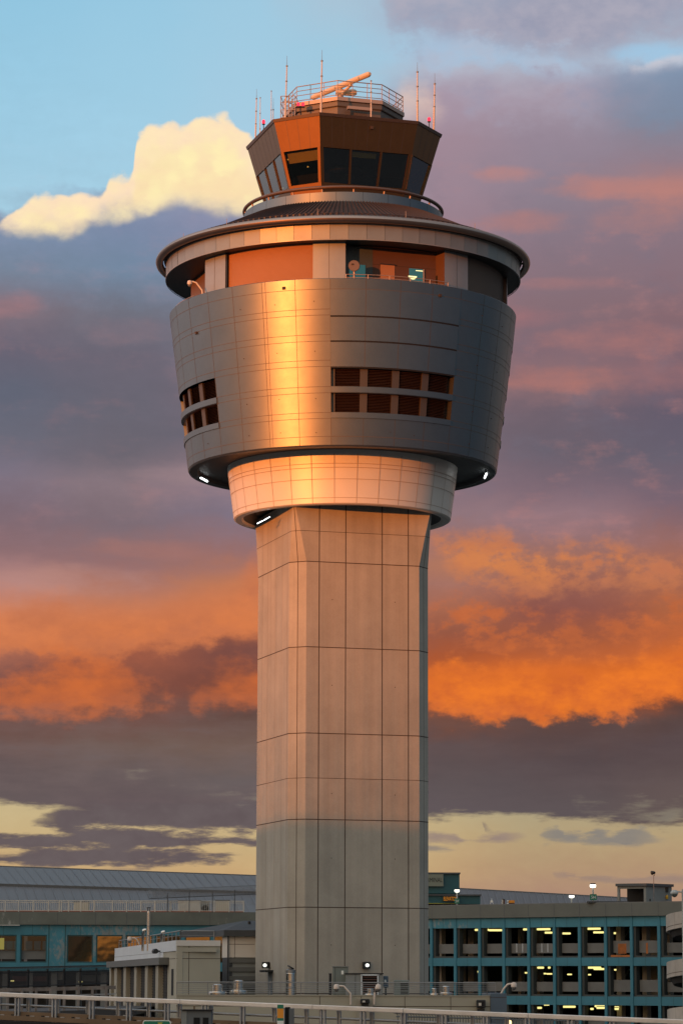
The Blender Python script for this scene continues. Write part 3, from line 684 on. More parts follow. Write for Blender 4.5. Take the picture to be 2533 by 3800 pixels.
MB().rev(TC, [(10.55, Z_FB), (RW + .02, Z_FB + .02), (RW - .6, Z_FB + .03), (RC, Z_FB + .08)], n=160).build('visor_soffit', 'soffit_dark', tower)
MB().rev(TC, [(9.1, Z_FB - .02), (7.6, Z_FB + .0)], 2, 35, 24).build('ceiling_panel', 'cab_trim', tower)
nbay = Vector((sin(R_(18.5)), -cos(R_(18.5)), 0)); tbay = Vector((cos(R_(18.5)), sin(R_(18.5)), 0)); DB = 8.62
pb0 = TC + nbay * DB
def onbay(px, py, out=0.): return hit(px, py, pb0 + nbay * out, nbay)
def bayx(px): return (onbay(px, 1000) - pb0).dot(tbay)
mb = MB(); mb.fbox(pb0, tbay, nbay, K, bayx(1382), 2.95, -.2, 0, Z_DT - .6, Z_FB + .1)
for py in (986, 1040): z = onbay(1450, py).z; mb.fbox(pb0, tbay, nbay, K, bayx(1382), 2.9, 0, .004, z - .015, z + .015, 1)
mb.build('balcony_wall', ['brown_core', 'joint_dark'], tower)
MB().fbox(pb0, tbay, nbay, K, -2.95, bayx(1382) - .003, -.2, .01, Z_DT - .6, Z_FB + .1).build('balcony_panel', 'core_slate', tower)
nb2 = Vector((sin(R_(-71.5)), -cos(R_(-71.5)), 0)); tb2 = Vector((cos(R_(-71.5)), sin(R_(-71.5)), 0))
MB().fbox(TC + nb2 * DB, tb2, nb2, K, -2.95, 2.95, -.2, 0, Z_DT - .6, Z_FB + .1).build('balcony_wall', 'brown_warm', tower)
def bay_panel(x0, x1, y0, mat, name, o=.03):
    a, b = bayx(x0), bayx(x1); z1 = onbay((x0 + x1) / 2, y0).z
    return MB().fbox(pb0, tbay, nbay, K, a, b, .0, o, Z_DT - .5, z1).build(name, mat, tower), a, b, z1
bay_panel(1295, 1354, 982, 'room_dim', 'terrace_window', .04)
dr2, a, b, z1 = bay_panel(1411, 1463, 984, 'brown_panel', 'terrace_door'); MB().fbox(pb0, tbay, nbay, K, a - .04, b + .04, 0, .08, z1, z1 + .05).build('door_head', 'dark_steel', dr2)
wn, a, b, z1 = bay_panel(1517, 1571, 998, 'room_glow', 'terrace_window')
MB().fbox(pb0, tbay, nbay, K, b - .06, b + .02, .03, .07, Z_DT - .5, z1).build('frame', 'rail_steel', wn)
q0_, q1_ = onbay(1541, 1003), onbay(1567, 1008); MB().fbox(pb0, tbay, nbay, K, bayx(1541), bayx(1567), .031, .035, q1_.z, q0_.z).build('ceiling_lamp', 'tube_warm', wn)
c_ = onbay(1530, 1024, .033); rx, rz = .26, onbay(1530, 1021).z - onbay(1530, 1034).z
MB().add([c_ + tbay * (rx * cos(pi * k / 12)) - K * (rz * sin(pi * k / 12)) for k in range(13)], [tuple(range(13))]).build('pendant_lamp', 'tube_warm', wn)
mb = MB(); e = 36.1
mb.quad(pol(9.2, e, Z_DT + .9), pol(9.2, e, Z_DT - .5), pol(8.3, e, Z_DT - .5), pol(8.3, e, Z_DT + .9)); mb.build('side_door', 'dark_steel', tower)
mb = MB()
for zz in (Z_DT + .28, Z_DT + .1): mb.tube([pol(RT - .15, .8 + 35.4 * j / 20, zz) for j in range(21)], .022, 6)
tr = mb.build('terrace_rail', 'rail_steel', tower)
for j in range(6):
    a = 1 + 7. * j; MB().tube([pol(RT - .15, a, Z_DT - .1), pol(RT - .15, a, Z_DT + .28)], .03, 6).build('post', 'rail_steel', tr)
mb = MB(); mb.tube([pol(RT - .15, -92 + 34 * j / 16, Z_DT + .14) for j in range(17)], .02, 6); mb.build('terrace_rail', 'rail_steel', tower)

# ---- visor fascia of flat panels, rim tube and seamed roof
mb = MB(); NF = 64
for j in range(NF):
    a0 = -4. + 360 / NF * j; a1 = a0 + 360 / NF; ga = .05
    d = rnd.uniform(-.012, .012); e = rnd.uniform(-.008, .008)
    mb.quad(pol(10.6 + e, a0 + ga, Z_FB), pol(10.6 + d, a1 - ga, Z_FB), pol(10.62 + d, a1 - ga, Z_FT), pol(10.62 + e, a0 + ga, Z_FT))
mb.rev(TC, [(10.57, Z_FT), (10.57, Z_FB - .01)], n=128, mi=1)
fascia = mb.build('fascia', ['fascia_panel', 'metal_seam'], tower)
MB().rev(TC, [(10.57, Z_FB - .045), (10.635, Z_FB - .045), (10.64, Z_FB - .0)], n=160).build('lip', 'metal_light', fascia)
Z_RT = zf(811, 11.05)
def ring(R, z, r, n=200, m=12): return [(R + r * cos(2 * pi * k / m), z + r * sin(2 * pi * k / m)) for k in range(m + 1)][::-1]
rim = MB().rev(TC, ring(11.0, Z_RT, .225), soft=True, n=200).build('rim_tube', 'tube_bronze', tower)
for k in range(30):
    a = 1.8 + 12 * k; MB().box(pol(10.75, a, Z_RT - .05), .12, .5, .1, 0, R_(a)).build('bracket', 'dark_steel', rim)
Z_BB = zf(748, 6.0); Z_BT = zf(711, 6.0)
RO, RI2 = 10.75, 6.1
zr0 = Z_FT + .28
NSE = 220; mb = MB()
for j in range(NSE):
    a0 = 360 / NSE * j; a1 = a0 + 360 / NSE; am = a0 + 360 / NSE * .78
    b0, b1, c0, c1 = pol(RO, a0, zr0), pol(RI2, a0, Z_BB), pol(RO, am, zr0), pol(RI2, am, Z_BB)
    mb.quad(b0, c0, c1, b1)
    d0, d1 = pol(RO, a1, zr0), pol(RI2, a1, Z_BB); h = K * .07; m0 = (c0 + d0) / 2 + h; m1 = (c1 + d1) / 2 + h
    mb.quad(c0, m0, m1, c1); mb.quad(m0, d0, d1, m1); mb.add([c0, m0, d0], [(0, 1, 2)])
mb.rev(TC, [(10.58, Z_FT), (RO, zr0)], n=160)
roof = mb.build('roof', 'roof_brown', tower)
mb = MB()
for k in range(180):
    a = 2 * k; zc = zr0 + (Z_BB - zr0) * .12; mb.box(pol(10.2, a, zc + .1), .1, .06, .16, 0, R_(a))
mb.rev(TC, ring(10.2, zr0 + (Z_BB - zr0) * .12 + .16, .025, 1, 5), soft=True, n=180)
mb.build('snow_guard', 'roof_brown', roof)
for k, a in enumerate((-64, -40, -8, 20, 47)):
    zc = zr0 + (Z_BB - zr0) * .05
    MB().tube([pol(10.4, a, zc), pol(10.4, a, zc + .55)], [.02, .012], 5).build('lightning_rod', 'rail_steel', roof)
# grey ring wall and its rail
mb = MB(); NB = 24
for j in range(NB):
    a0 = -4. + 360 / NB * j; a1 = a0 + 360 / NB
    mb.rev(TC, [(5.98, Z_BT), (6.0, Z_BB - .25)], a0 + .08, a1 - .08, 8)
mb.rev(TC, [(5.95, Z_BT - .01), (5.95, Z_BB - .3)], n=96, mi=1); mb.rev(TC, [(5.98, Z_BT), (5.7, Z_BT + .01), (5.0, Z_BT - .1)], n=96)
rw = mb.build('ring_wall', ['metal_panel', 'metal_seam'], tower)
Z_T2 = zf(695, 5.9)
MB().rev(TC, ring(5.95, Z_T2, .11), soft=True, n=140).build('ring_rail', 'tube_brown', tower)
for k in range(20): MB().tube([pol(5.85, 6 + 18 * k, Z_BT - .05), pol(5.93, 6 + 18 * k, Z_T2)], .06, 6).build('bracket', 'rail_steel', rw)

# ---- cab
Z_CT = at(1196, 415, TY - 6.0).z; Z_CP = at(1196, 426, TY - 6.0).z; Z_WT = at(1196, 541, TY - 5.5).z; Z_WB = at(1197, 672, TY - 4.9).z; Z_C0 = Z_BT - .4
def ca(z): f = (Z_CT - z) / (Z_CT - Z_WB); return 5.22 - 1.08 * f, (3.04 - .44 * f)   # half width, half length of a wide side
def octa(z, grow=0., hw=None):
    a, h = ca(z); a += grow; h += grow * .42
    P = []
    for n, t in ((tn, tt), (tt, -tn), (-tn, -tt), (-tt, tn)):
        P += [TC + n * a - t * h + K * z, TC + n * a + t * h + K * z]
    return P
mb = MB()
A, B = octa(Z_CP), octa(Z_WT)
mb.loft([B, A]); A0, B0 = octa(Z_WB), octa(Z_C0); mb.loft([B0, A0])
cbm = mb; sm = MB()
def lerp(a, b, f): return a * (1 - f) + b * f
for i in range(8):
    j = (i + 1) % 8; nsm = 8 if i % 2 == 0 else 4
    nn = (A[i] + A[j]) / 2 - TC; nn.z = 0; nn.normalize(); e = (A[j] - A[i]).normalized()
    for q_ in range(1, nsm):
        p1, p0 = lerp(A[i], A[j], q_ / nsm), lerp(B[i], B[j], q_ / nsm)
        sm.quad(p0 - e * .012 + nn * .006, p0 + e * .012 + nn * .006, p1 + e * .012 + nn * .006, p1 - e * .012 + nn * .006)
cab = cbm.merge(sm, 1).build('cab_wall', ['cab_brown', 'cab_trim'], tower)
mb = MB()
for r0, r1 in ((octa(Z_CP, .0), octa(Z_CP, .05)), (octa(Z_CP, .05), octa(Z_CT, .06)), (octa(Z_CT, .06), octa(Z_CT, -.35)), (octa(Z_CT, -.35), octa(Z_CP, -.36))): mb.loft([r0, r1])
mb.build('roof_edge', 'cab_trim', tower)
MB().add(octa(Z_CP - .02, -.1), [tuple(range(8))]).build('cab_roof', 'cab_trim', tower)
# glazing
G1, G0 = octa(Z_WT - .02, -.06), octa(Z_WB + .02, -.06)
H1, H0 = octa(Z_WT), octa(Z_WB)
for i in range(8):
    j = (i + 1) % 8; npn = 3 if i % 2 == 0 else 1
    for q_ in range(npn):
        f0, f1 = q_ / npn, (q_ + 1) / npn
        gl = MB().quad(lerp(G0[i], G0[j], f0), lerp(G0[i], G0[j], f1), lerp(G1[i], G1[j], f1), lerp(G1[i], G1[j], f0)).build('window', 'cab_glass', tower)
    nn = (H1[i] + H1[j]) / 2 - TC; nn.z = 0; nn.normalize(); e = (H1[j] - H1[i]).normalized()
    for q_ in range(npn + 1):
        f = q_ / npn; wd = .09 if q_ in (0, npn) else .055
        p0, p1 = lerp(H0[i], H0[j], f), lerp(H1[i], H1[j], f)
        x0, x1 = (0, 2 * wd) if q_ == 0 else ((-2 * wd, 0) if q_ == npn else (-wd, wd))
        MB().loft([[p0 + e * x0 + nn * .02, p0 + e * x1 + nn * .02, p0 + e * x1 - nn * .14, p0 + e * x0 - nn * .14], [p1 + e * x0 + nn * .02, p1 + e * x1 + nn * .02, p1 + e * x1 - nn * .14, p1 + e * x0 - nn * .14]]).build('mullion', 'cab_brown', tower)
    if i in (0, 7, 6):  # amber strips behind the glass, painted in place of golden light
        bl = MB(); I1, I0 = octa(Z_WT - .05, -.3), octa(Z_WT - (.62 if i == 7 else .34), -.3)
        if i == 7: bl.quad(lerp(I0[i], I0[j], .05), lerp(I0[i], I0[j], .95), lerp(I1[i], I1[j], .95), lerp(I1[i], I1[j], .05))
        elif i == 0: bl.quad(lerp(I0[i], I0[j], .36), lerp(I0[i], I0[j], .63), lerp(I1[i], I1[j], .63), lerp(I1[i], I1[j], .36))
        if bl.v: bl.build('golden_light_strip', 'strip_amber', tower)
MB().add(octa(Z_WB - .05, -.1), [tuple(range(8))]).build('cab_floor', 'cab_dark', tower)
MB().add(octa(Z_WT + .1, -.1), [tuple(range(8))]).build('cab_ceiling', 'cab_dark', tower)
mb = MB(); mb.loft([octa(Z_WB - .02, -.9), octa(Z_WB + .75, -.75), octa(Z_WB + .78, -1.4)]); mb.build('console', 'cab_dark', tower)
mb = MB(); mb.rev(TC, [(1.1, Z_WT + .1), (1.1, Z_WB)], n=16); mb.build('core_column', 'cab_dark', tower)
for px, py in ((1069, 592), (1142, 619)):
    p = at(px, py, TY - 3.6); MB().rev(p, ring(.01, p.z, .04, 8, 8), soft=True, n=8).build('desk_lamp', 'desk_glow', tower)
# camera bumps on the cab skin
for px, py in ((1378, 475), (978, 535)):
    nrm = tn if px > 1200 else -tt; i0 = TC + nrm * ca(at(px, py, TY - 5).z)[0]
    p = hit(px, py, i0, nrm); MB().box(p, .18, .22, .18, 0, TH).build('vent_cap', 'joint_dark', cab)

# ---- roof room with walkway and rail
PA, PH = 3.36, 1.39
def oct2(z, grow=0.):
    P = []
    for n, t in ((tn, tt), (tt, -tn), (-tn, -tt), (-tt, tn)):
        a, h = PA + grow, PH + grow * .414
        P += [TC + n * a - t * h + K * z, TC + n * a + t * h + K * z]
    return P
Z_P1 = at(1262, 371, TY - 3.7).z; Z_P2 = at(1262, 357, TY - 3.7).z
mb = MB(); mb.loft([oct2(Z_CP - .1, -.12), oct2(Z_P1, -.12)]); pent = mb.build('roof_room', 'penthouse', tower)
mb = MB(); mb.loft([oct2(Z_P1, -.12), oct2(Z_P1, .06), oct2(Z_P2, .06), oct2(Z_P2, -.2)]); mb.add(oct2(Z_P2 - .01, -.1), [tuple(range(8))]); mb.build('roof_deck', 'rail_steel', tower)
mb = MB(); mb.loft([oct2(Z_P1 - .35, -.06), oct2(Z_P1 - .3, -.02), oct2(Z_P1 - .05, -.02)]); mb.build('roof_band', 'penthouse', pent)
z_r = at(1262, 297, TY - 3.7).z
q0 = oct2(Z_P2, -.02)
rl = MB()
for f in (.04, .36, .68, 1.):
    zz = Z_P2 + .12 + (z_r - Z_P2 - .12) * f if f > .1 else Z_P2 + .12
    rl.tube([Vector((p.x, p.y, zz)) for p in q0] + [Vector((q0[0].x, q0[0].y, zz))], .022 if f < 1 else .03, 6)
rr = rl.build('roof_rail', 'rail_steel', tower)
for i in range(8):
    for f in (0, .34, .67):
        p = lerp(q0[i], q0[(i + 1) % 8], f); MB().tube([Vector((p.x, p.y, Z_P2)), Vector((p.x, p.y, z_r))], .024, 6).build('post', 'rail_steel', rr)
# side landing and ladder at the left of the roof room
ld = MB(); bx = at(1073, 400, TY - 2.2)
for zz in (Z_CT + .1, Z_CT + .62, Z_CT + 1.1, Z_CT + 1.55, Z_CT + 1.95):
    c = Vector((bx.x, bx.y, zz)); P = [c + Vector((dx_, dy_, 0)) for dx_, dy_ in ((-.5, -.5), (.35, -.6), (.5, .5), (-.4, .6))]
    ld.tube(P + [P[0]], .025, 5)
for dx_, dy_ in ((-.5, -.5), (.35, -.6), (.5, .5), (-.4, .6), (.0, -.55), (.15, .0)):
    ld.tube([Vector((bx.x + dx_, bx.y + dy_, Z_CP)), Vector((bx.x + dx_, bx.y + dy_, Z_CT + 1.95))], .025, 5)
for s_ in range(6):
    zz = Z_CT + .2 + .28 * s_; ld.tube([Vector((bx.x - .5 + .18 * s_, bx.y - .5, zz)), Vector((bx.x - .2 + .18 * s_, bx.y - .5, zz + .1))], .02, 5)
ld.build('ladder_cage', 'rail_steel', tower)
MB().box(at(1333, 404, TY - 3.6), 1.5, .3, .18, 0, TH).build('wall_light', 'rail_steel', pent)

# ------------------------------------------------------------------ things standing on the tower
def roof_pt(px, near=True, inset=.15):
    P = octa(Z_CP, -inset); best = None
    for i in range(8):
        a, b = P[i], P[(i + 1) % 8]
        d = ray(px, 450); k = d.x / d.y      # plane x = k*y through the camera, vertical
        fa, fb = a.x - k * a.y, b.x - k * b.y
        if fa * fb <= 0 and fa != fb:
            p = lerp(a, b, fa / (fa - fb))
            if best is None or (p.y < best.y) == near: best = p
    return best or Vector((TX, TY - 5, Z_CP))
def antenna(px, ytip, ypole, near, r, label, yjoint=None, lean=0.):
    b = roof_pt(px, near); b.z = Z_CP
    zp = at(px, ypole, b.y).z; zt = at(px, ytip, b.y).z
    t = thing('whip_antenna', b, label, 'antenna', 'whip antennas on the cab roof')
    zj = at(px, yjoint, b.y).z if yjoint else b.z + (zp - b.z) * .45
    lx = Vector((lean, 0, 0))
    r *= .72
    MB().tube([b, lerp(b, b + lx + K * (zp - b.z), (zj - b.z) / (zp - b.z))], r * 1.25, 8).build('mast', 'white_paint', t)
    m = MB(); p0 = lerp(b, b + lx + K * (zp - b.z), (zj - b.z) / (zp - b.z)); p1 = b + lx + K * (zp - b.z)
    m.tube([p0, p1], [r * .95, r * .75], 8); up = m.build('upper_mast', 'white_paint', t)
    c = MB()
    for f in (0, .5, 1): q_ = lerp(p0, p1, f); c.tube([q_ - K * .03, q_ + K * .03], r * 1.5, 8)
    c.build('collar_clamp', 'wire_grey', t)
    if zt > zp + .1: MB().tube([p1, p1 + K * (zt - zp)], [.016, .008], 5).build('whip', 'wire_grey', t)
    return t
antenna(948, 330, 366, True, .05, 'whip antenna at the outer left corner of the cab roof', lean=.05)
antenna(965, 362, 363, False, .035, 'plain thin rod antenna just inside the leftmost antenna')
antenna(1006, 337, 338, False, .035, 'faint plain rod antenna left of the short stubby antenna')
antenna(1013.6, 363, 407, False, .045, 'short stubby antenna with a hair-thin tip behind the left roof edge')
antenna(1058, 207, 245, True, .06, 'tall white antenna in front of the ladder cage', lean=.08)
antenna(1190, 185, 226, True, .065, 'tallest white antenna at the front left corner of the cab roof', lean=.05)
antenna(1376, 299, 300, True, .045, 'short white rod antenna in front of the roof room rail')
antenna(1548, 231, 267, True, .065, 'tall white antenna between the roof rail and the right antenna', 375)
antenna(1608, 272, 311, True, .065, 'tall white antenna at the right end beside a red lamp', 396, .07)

# radar bar
rc = at(1267, 316, TY - 1.0)
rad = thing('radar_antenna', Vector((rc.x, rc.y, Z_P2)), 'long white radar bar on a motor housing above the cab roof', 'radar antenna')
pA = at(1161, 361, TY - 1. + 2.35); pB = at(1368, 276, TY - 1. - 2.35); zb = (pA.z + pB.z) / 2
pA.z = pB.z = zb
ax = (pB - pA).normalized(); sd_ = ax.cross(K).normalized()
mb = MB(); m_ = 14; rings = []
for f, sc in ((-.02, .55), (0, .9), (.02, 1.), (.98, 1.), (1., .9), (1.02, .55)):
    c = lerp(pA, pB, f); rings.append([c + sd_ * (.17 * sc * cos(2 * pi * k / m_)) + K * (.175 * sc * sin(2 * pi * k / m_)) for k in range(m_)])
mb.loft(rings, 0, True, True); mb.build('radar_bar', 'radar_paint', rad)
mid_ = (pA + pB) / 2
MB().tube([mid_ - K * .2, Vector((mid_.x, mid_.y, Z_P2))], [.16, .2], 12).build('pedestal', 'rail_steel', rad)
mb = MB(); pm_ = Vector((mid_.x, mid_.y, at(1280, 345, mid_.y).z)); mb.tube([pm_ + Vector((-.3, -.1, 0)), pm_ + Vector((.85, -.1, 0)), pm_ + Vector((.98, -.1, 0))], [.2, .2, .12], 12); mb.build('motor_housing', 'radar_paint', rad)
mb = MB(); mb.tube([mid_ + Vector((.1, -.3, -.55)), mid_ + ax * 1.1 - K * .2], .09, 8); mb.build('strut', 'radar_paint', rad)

def red_lamp(px, py, label, double=False):
    b = roof_pt(px, True, .3) if not double else at(px, py + 6, TY - 3.4)
    z = at(px, py, b.y).z
    t = thing('obstruction_light', Vector((b.x, b.y, Z_CP)), label, 'warning light', 'red warning lights on the cab roof')
    for dx_ in ((-.14, .14) if double else (0,)):
        MB().rev((b.x + dx_, b.y, 0), [(.0, z + .15), (.07, z + .13), (.1, z + .05), (.1, z - .05), (.06, z - .1)], n=10, soft=True).build('red_globe', 'red_lamp', t)
    m = MB(); m.tube([Vector((b.x, b.y, Z_CP)), Vector((b.x, b.y, z - .08))], .03, 6)
    if double: m.box((b.x, b.y, z - .13), .5, .16, .08)
    else: m.tube([Vector((b.x, b.y, z - .1)), Vector((b.x, b.y, z - .16))], .09, 8)
    m.build('bracket', 'dark_steel', t)
red_lamp(978, 453, 'single red lamp behind the left cab roof edge')
red_lamp(1115, 389, 'pair of red lamps in front of the roof room', True)
red_lamp(1591, 444, 'single red lamp beside the rightmost antenna')

# round siren dish and dome cameras
dp = at(1313.6, 987, TY - 9.9)
t = thing('dish_antenna', Vector((dp.x, dp.y, Z_DT - .1)), 'small round pinkish dish on a post at the balcony rail', 'dish')
MB().tube([dp + Vector((.06, .12, 0)), dp + Vector((0, .02, 0)), dp + Vector((0, -.06, 0)), dp + Vector((0, -.08, 0))], [.1, .3, .33, .30], 20).build('dish', 'dish_grey', t)
MB().tube([Vector((dp.x, dp.y + .05, Z_DT - .1)), Vector((dp.x, dp.y + .05, dp.z - .2))], .06, 8).build('post', 'rail_steel', t)
MB().box(dp + Vector((-.1, -.11, .08)), .12, .05, .07, 0).build('emblem_plate', 'joint_dark', t)
def dome_camera(pts, Y, label):
    P = [at(x, y, Y) for x, y in pts]
    t = thing('dome_camera', P[0], label, 'security camera', 'dome cameras on bent arms')
    MB().tube(P[:-1], .05, 8).build('arm', 'white_paint', t)
    d = P[-1]; MB().rev((d.x, d.y, 0), [(.05, d.z + .2), (.13, d.z + .16), (.15, d.z), (.145, d.z - .04)], n=14, soft=True).build('housing', 'white_paint', t)
    MB().rev((d.x, d.y, 0), [(.12, d.z - .04), (.11, d.z - .12), (.06, d.z - .18), (.0, d.z - .2)], n=14, soft=True).build('dome', 'wire_grey', t)
dome_camera([(752, 1094), (750, 1077), (728, 1049), (715, 1045), (704, 1044), (704.5, 1053)], TY - 6.2, 'dome camera on a bent arm at the left balcony of the tower drum')

# strip lamps under the drum and the collar
def strip_lamp(p0, p1, label, r=.05):
    t = thing('strip_lamp', (p0 + p1) / 2, label, 'strip lamp', 'strip lamps under the drum and collar')
    MB().tube([p0, p1], r, 8).build('tube', 'tube_light', t)
    d = (p1 - p0).normalized()
    MB().tube([p0 - d * .06 + K * .07, p1 + d * .06 + K * .07], r * .8, 6).build('fitting', 'dark_steel', t)
def on_z(px, py, z): d = ray(px, py); return CAM + d * ((z - ZC) / d.z)
zz = Z_DB - .09
strip_lamp(on_z(745, 1773, zz), on_z(769, 1786, zz), 'glowing lamp under the left edge of the drum', .06)
strip_lamp(on_z(1797, 1773, zz), on_z(1804, 1757, zz), 'glowing lamp under the right edge of the drum', .06)
zz = Z_CB + .3
for (a, b, c, d), l in zip(((954, 1943, 976, 1932), (980, 1930, 1001, 1918), (1056, 1885, 1076, 1874)), ('lowest of the three strip lamps at the top of the shaft', 'middle strip lamp at the top of the shaft', 'upper strip lamp beside the shaft corner')):
    strip_lamp(at(a, b, TY - 3.2), at(c, d, TY - 3.6), l, .025)
# ------------------------------------------------------------------ surroundings: materials
principled('asphalt', (.05, .05, .052), .9, var=.15, vscale=.3)
principled('earth', (.07, .065, .05), .95)
peeling('teal_wall', (.036, .20, .275), (.24, .25, .24), .59, .16)
principled('teal_clean', (.03, .175, .245), .55, var=.12, vscale=.5)
principled('teal_dark', (.01, .085, .105), .5, var=.08, vscale=.5)
peeling('grey_parapet', (.12, .14, .125), (.34, .35, .34), .565, .2)
principled('grey_clean', (.13, .14, .125), .8, var=.12, vscale=.35, bump=.1)
principled('opening_frame', (.05, .058, .056), .7)
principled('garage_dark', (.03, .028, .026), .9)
principled('garage_panel', (.15, .155, .15), .75, var=.18, vscale=.6)
principled('rust_panel', (.40, .13, .03), .8, var=.4, vscale=1.2)
principled('cream_column', (.5, .45, .36), .8)
principled('roof_metal', (.14, .14, .147), .55, .3, var=.06, vscale=.08)
principled('roof_seam', (.165, .165, .175), .5, .3)
principled('gutter', (.075, .083, .09), .6)
principled('cream_paint', (.55, .52, .46), .6, var=.1)
principled('red_base', (.28, .07, .04), .8)
principled('beige_wall', (.36, .34, .27), .85, var=.07, vscale=.4, bump=.1)
principled('beige_pier', (.33, .31, .25), .85, var=.05)
principled('blue_wall', (.075, .11, .15), .7)
principled('light_metal', (.62, .68, .72), .45, .2, var=.05, vscale=.6)
principled('white_wall', (.62, .58, .52), .7, var=.04)
principled('louvre_grey', (.12, .125, .12), .6, .2)
principled('slate_roof', (.045, .05, .055), .7, var=.15, vscale=1.5)
principled('steel_bright', (.62, .60, .57), .22, 1., var=.1, vscale=2.)
principled('steel_rail', (.27, .27, .27), .45, .8)
principled('galv', (.33, .34, .35), .5, .7, var=.12, vscale=1.5)
principled('unit_grey', (.20, .215, .21), .55, .1, var=.08, vscale=1.2)
principled('unit_green', (.15, .18, .17), .5, .1)
principled('black_fence', (.012, .013, .015), .5)
principled('rusty_rail', (.22, .19, .17), .7, .4, var=.4, vscale=1.5)
principled('rail_cap', (.66, .61, .56), .45, .25, var=.14, vscale=1.2)
principled('kerb_concrete', (.15, .10, .06), .9, var=.2, vscale=1.0)
principled('girder_shadow', (.006, .006, .006), .8)
principled('sign_green', (.0, .17, .10), .4)
principled('sign_orange', (.75, .28, .02), .5)
principled('sign_white', (.75, .78, .74), .4)
principled('sign_yellow', (.45, .42, .05), .4)
principled('panel_cream', (.19, .215, .175), .6)
principled('letter_black', (.012, .014, .014), .6)
principled('letter_white', (.8, .8, .78), .5)
principled('signal_grey', (.10, .115, .125), .5)
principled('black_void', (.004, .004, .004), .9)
principled('ramp_concrete', (.40, .36, .31), .85, var=.2, vscale=.5, bump=.2)
principled('lamp_housing', (.42, .44, .42), .45)
principled('glass_brown', (.22, .13, .07), .3)
emitter('letter_orange', (1., .36, .03), .55)
emitter('lamp_glow', (1., .95, .82), 3.0)
emitter('flood_glow', (1., 1., .9), 2.)
emitter('garage_tube', (1., .86, .3), 1.25)
emitter('yellow_room', (.9, .75, .2), .5)
emitter('warm_bulb', (1., .72, .32), 2.5)
glass('mirror_glass', (.05, .05, .05), (.62, .46, .26), .05, .36, .1)
glass('clear_glass', (.5, .55, .52), (.9, .9, .9))
principled('car_paint', (.045, .05, .06), .25, .3, coat=.6)
principled('car_paint_pale', (.35, .35, .34), .25, .3, coat=.6)
principled('car_glass', (.02, .022, .024), .08)
principled('rubber', (.015, .015, .015), .8)
EX = Vector((1, 0, 0)); EY = Vector((0, 1, 0))

# ground, road deck, unseen ridge added to shade the lower shaft
g = MB(); N_ = 24
g.add([(-2500, -1500, 0), (2500, -1500, 0), (2500, 4000, 0), (-2500, 4000, 0)], [(0, 1, 2, 3)])
tag(g.build('ground', 'asphalt'), kind='structure')
mb = MB(); s0 = Vector((SUNV.x, SUNV.y, 0)).normalized(); sx = s0.cross(K)
D_ = 260.; rid = []
rr_ = random.Random(5)
def ridge_h(x): return 25.2 + 15. * min(1, max(0, (x - 22) / 30.))
for i in range(101):
    x = -165 + 5. * i
    h = ridge_h(x) + rr_.uniform(-.15, .15)
    if x < -62: h *= max(0, 1 - (-62 - x) / 25.)
    if x > 295: h *= max(0, 1 - (x - 295) / 45.)
    c = TC + s0 * D_ + sx * x
    rid.append((c - s0 * 30, c - s0 * 6 + K * h * .8, c + K * h, c + s0 * 30))
for a, b in zip(rid, rid[1:]):
    for k in range(3): mb.quad(a[k], b[k], b[k + 1], a[k + 1])
x = -55.
while x < 24:                                   # thin spikes added on the ridge to dim the sun lower down the shaft
    hh_ = rr_.uniform(12, 16); w_ = rr_.uniform(.14, .19); c = TC + s0 * D_ + sx * x + K * 24.6
    mb.add([c - sx * w_, c + sx * w_, c + K * hh_, c + s0 * w_], [(0, 1, 2), (1, 3, 2), (3, 0, 2)]);  x += .5
tag(mb.build('added_ridge', 'earth'), kind='structure')
mb = MB(); rid = []  # low unseen ridge behind the camera, added to darken the window reflections
for i in range(81):
    x = -200 + 5. * i; h = 13.2 + 1.3 * sin(x * .11) + .9 * sin(x * .31 + 1) + rr_.uniform(-.4, .4)
    rid.append((Vector((x, -270, 0)), Vector((x, -300, h)), Vector((x, -360, 0))))
for a, b in zip(rid, rid[1:]):
    for k in range(2): mb.quad(a[k], b[k], b[k + 1], a[k + 1])
tag(mb.build('added_ridge', 'earth'), kind='structure')

# ------------------------------------------------------------------ foreground road edge with guardrail
RA = at(-60, 3688, 118.6); RB_ = at(2600, 3795, 105.6)
re = (RB_ - RA); RL = re.length; re.normalize()
rh = Vector((re.x, re.y, 0)).normalized(); rn = Vector((rh.y, -rh.x, 0))      # rn points to the camera side
if rn.y > 0: rn = -rn
def RP(s, out, dz): return RA + re * s + rn * out + K * dz
gr = thing('guardrail', RP(RL / 2, 0, -1.0), 'pale steel guardrail with paired posts along the elevated road edge', 'guardrail')
mb = MB(); segs = [0, 8.95, 14.6, 18.35, 23.3, RL]
for a, b in zip(segs, segs[1:]):
    r = []
    for s_ in (a + .012, b - .012):
        r.append([RP(s_, o, z) for o, z in ((.11, -.085), (.12, -.06), (.12, .06), (.10, .085), (-.10, .085), (-.12, .06), (-.12, -.06), (-.11, -.085))])
    mb.loft(r, 0, True)
mb.build('top_rail', 'rail_cap', gr)
MB().tube([RP(0, -.35, -.40), RP(RL, -.35, -.40)], .045, 8).build('mid_rail', 'galv', gr)
sp = 0.45
ps = [1.6, 3.3, 4.99, 6.65, 8.33, 9.95, 11.6, 13.3, 15.0, 16.65, 18.3, 19.95, 21.6, 23.25, 24.9, 26.5, .0]
for s_ in ps:
    m = MB()
    for d in (-.075, .075):
        m.fbox(RP(s_ + d, .02, 0), re, rn, K, -.032, .032, -.05, .05, -1.0, -.085)
    m.fbox(RP(s_, .03, 0), re, rn, K, -.12, .12, -.03, .03, -1.02, -.98)
    m.build('post', 'galv', gr)
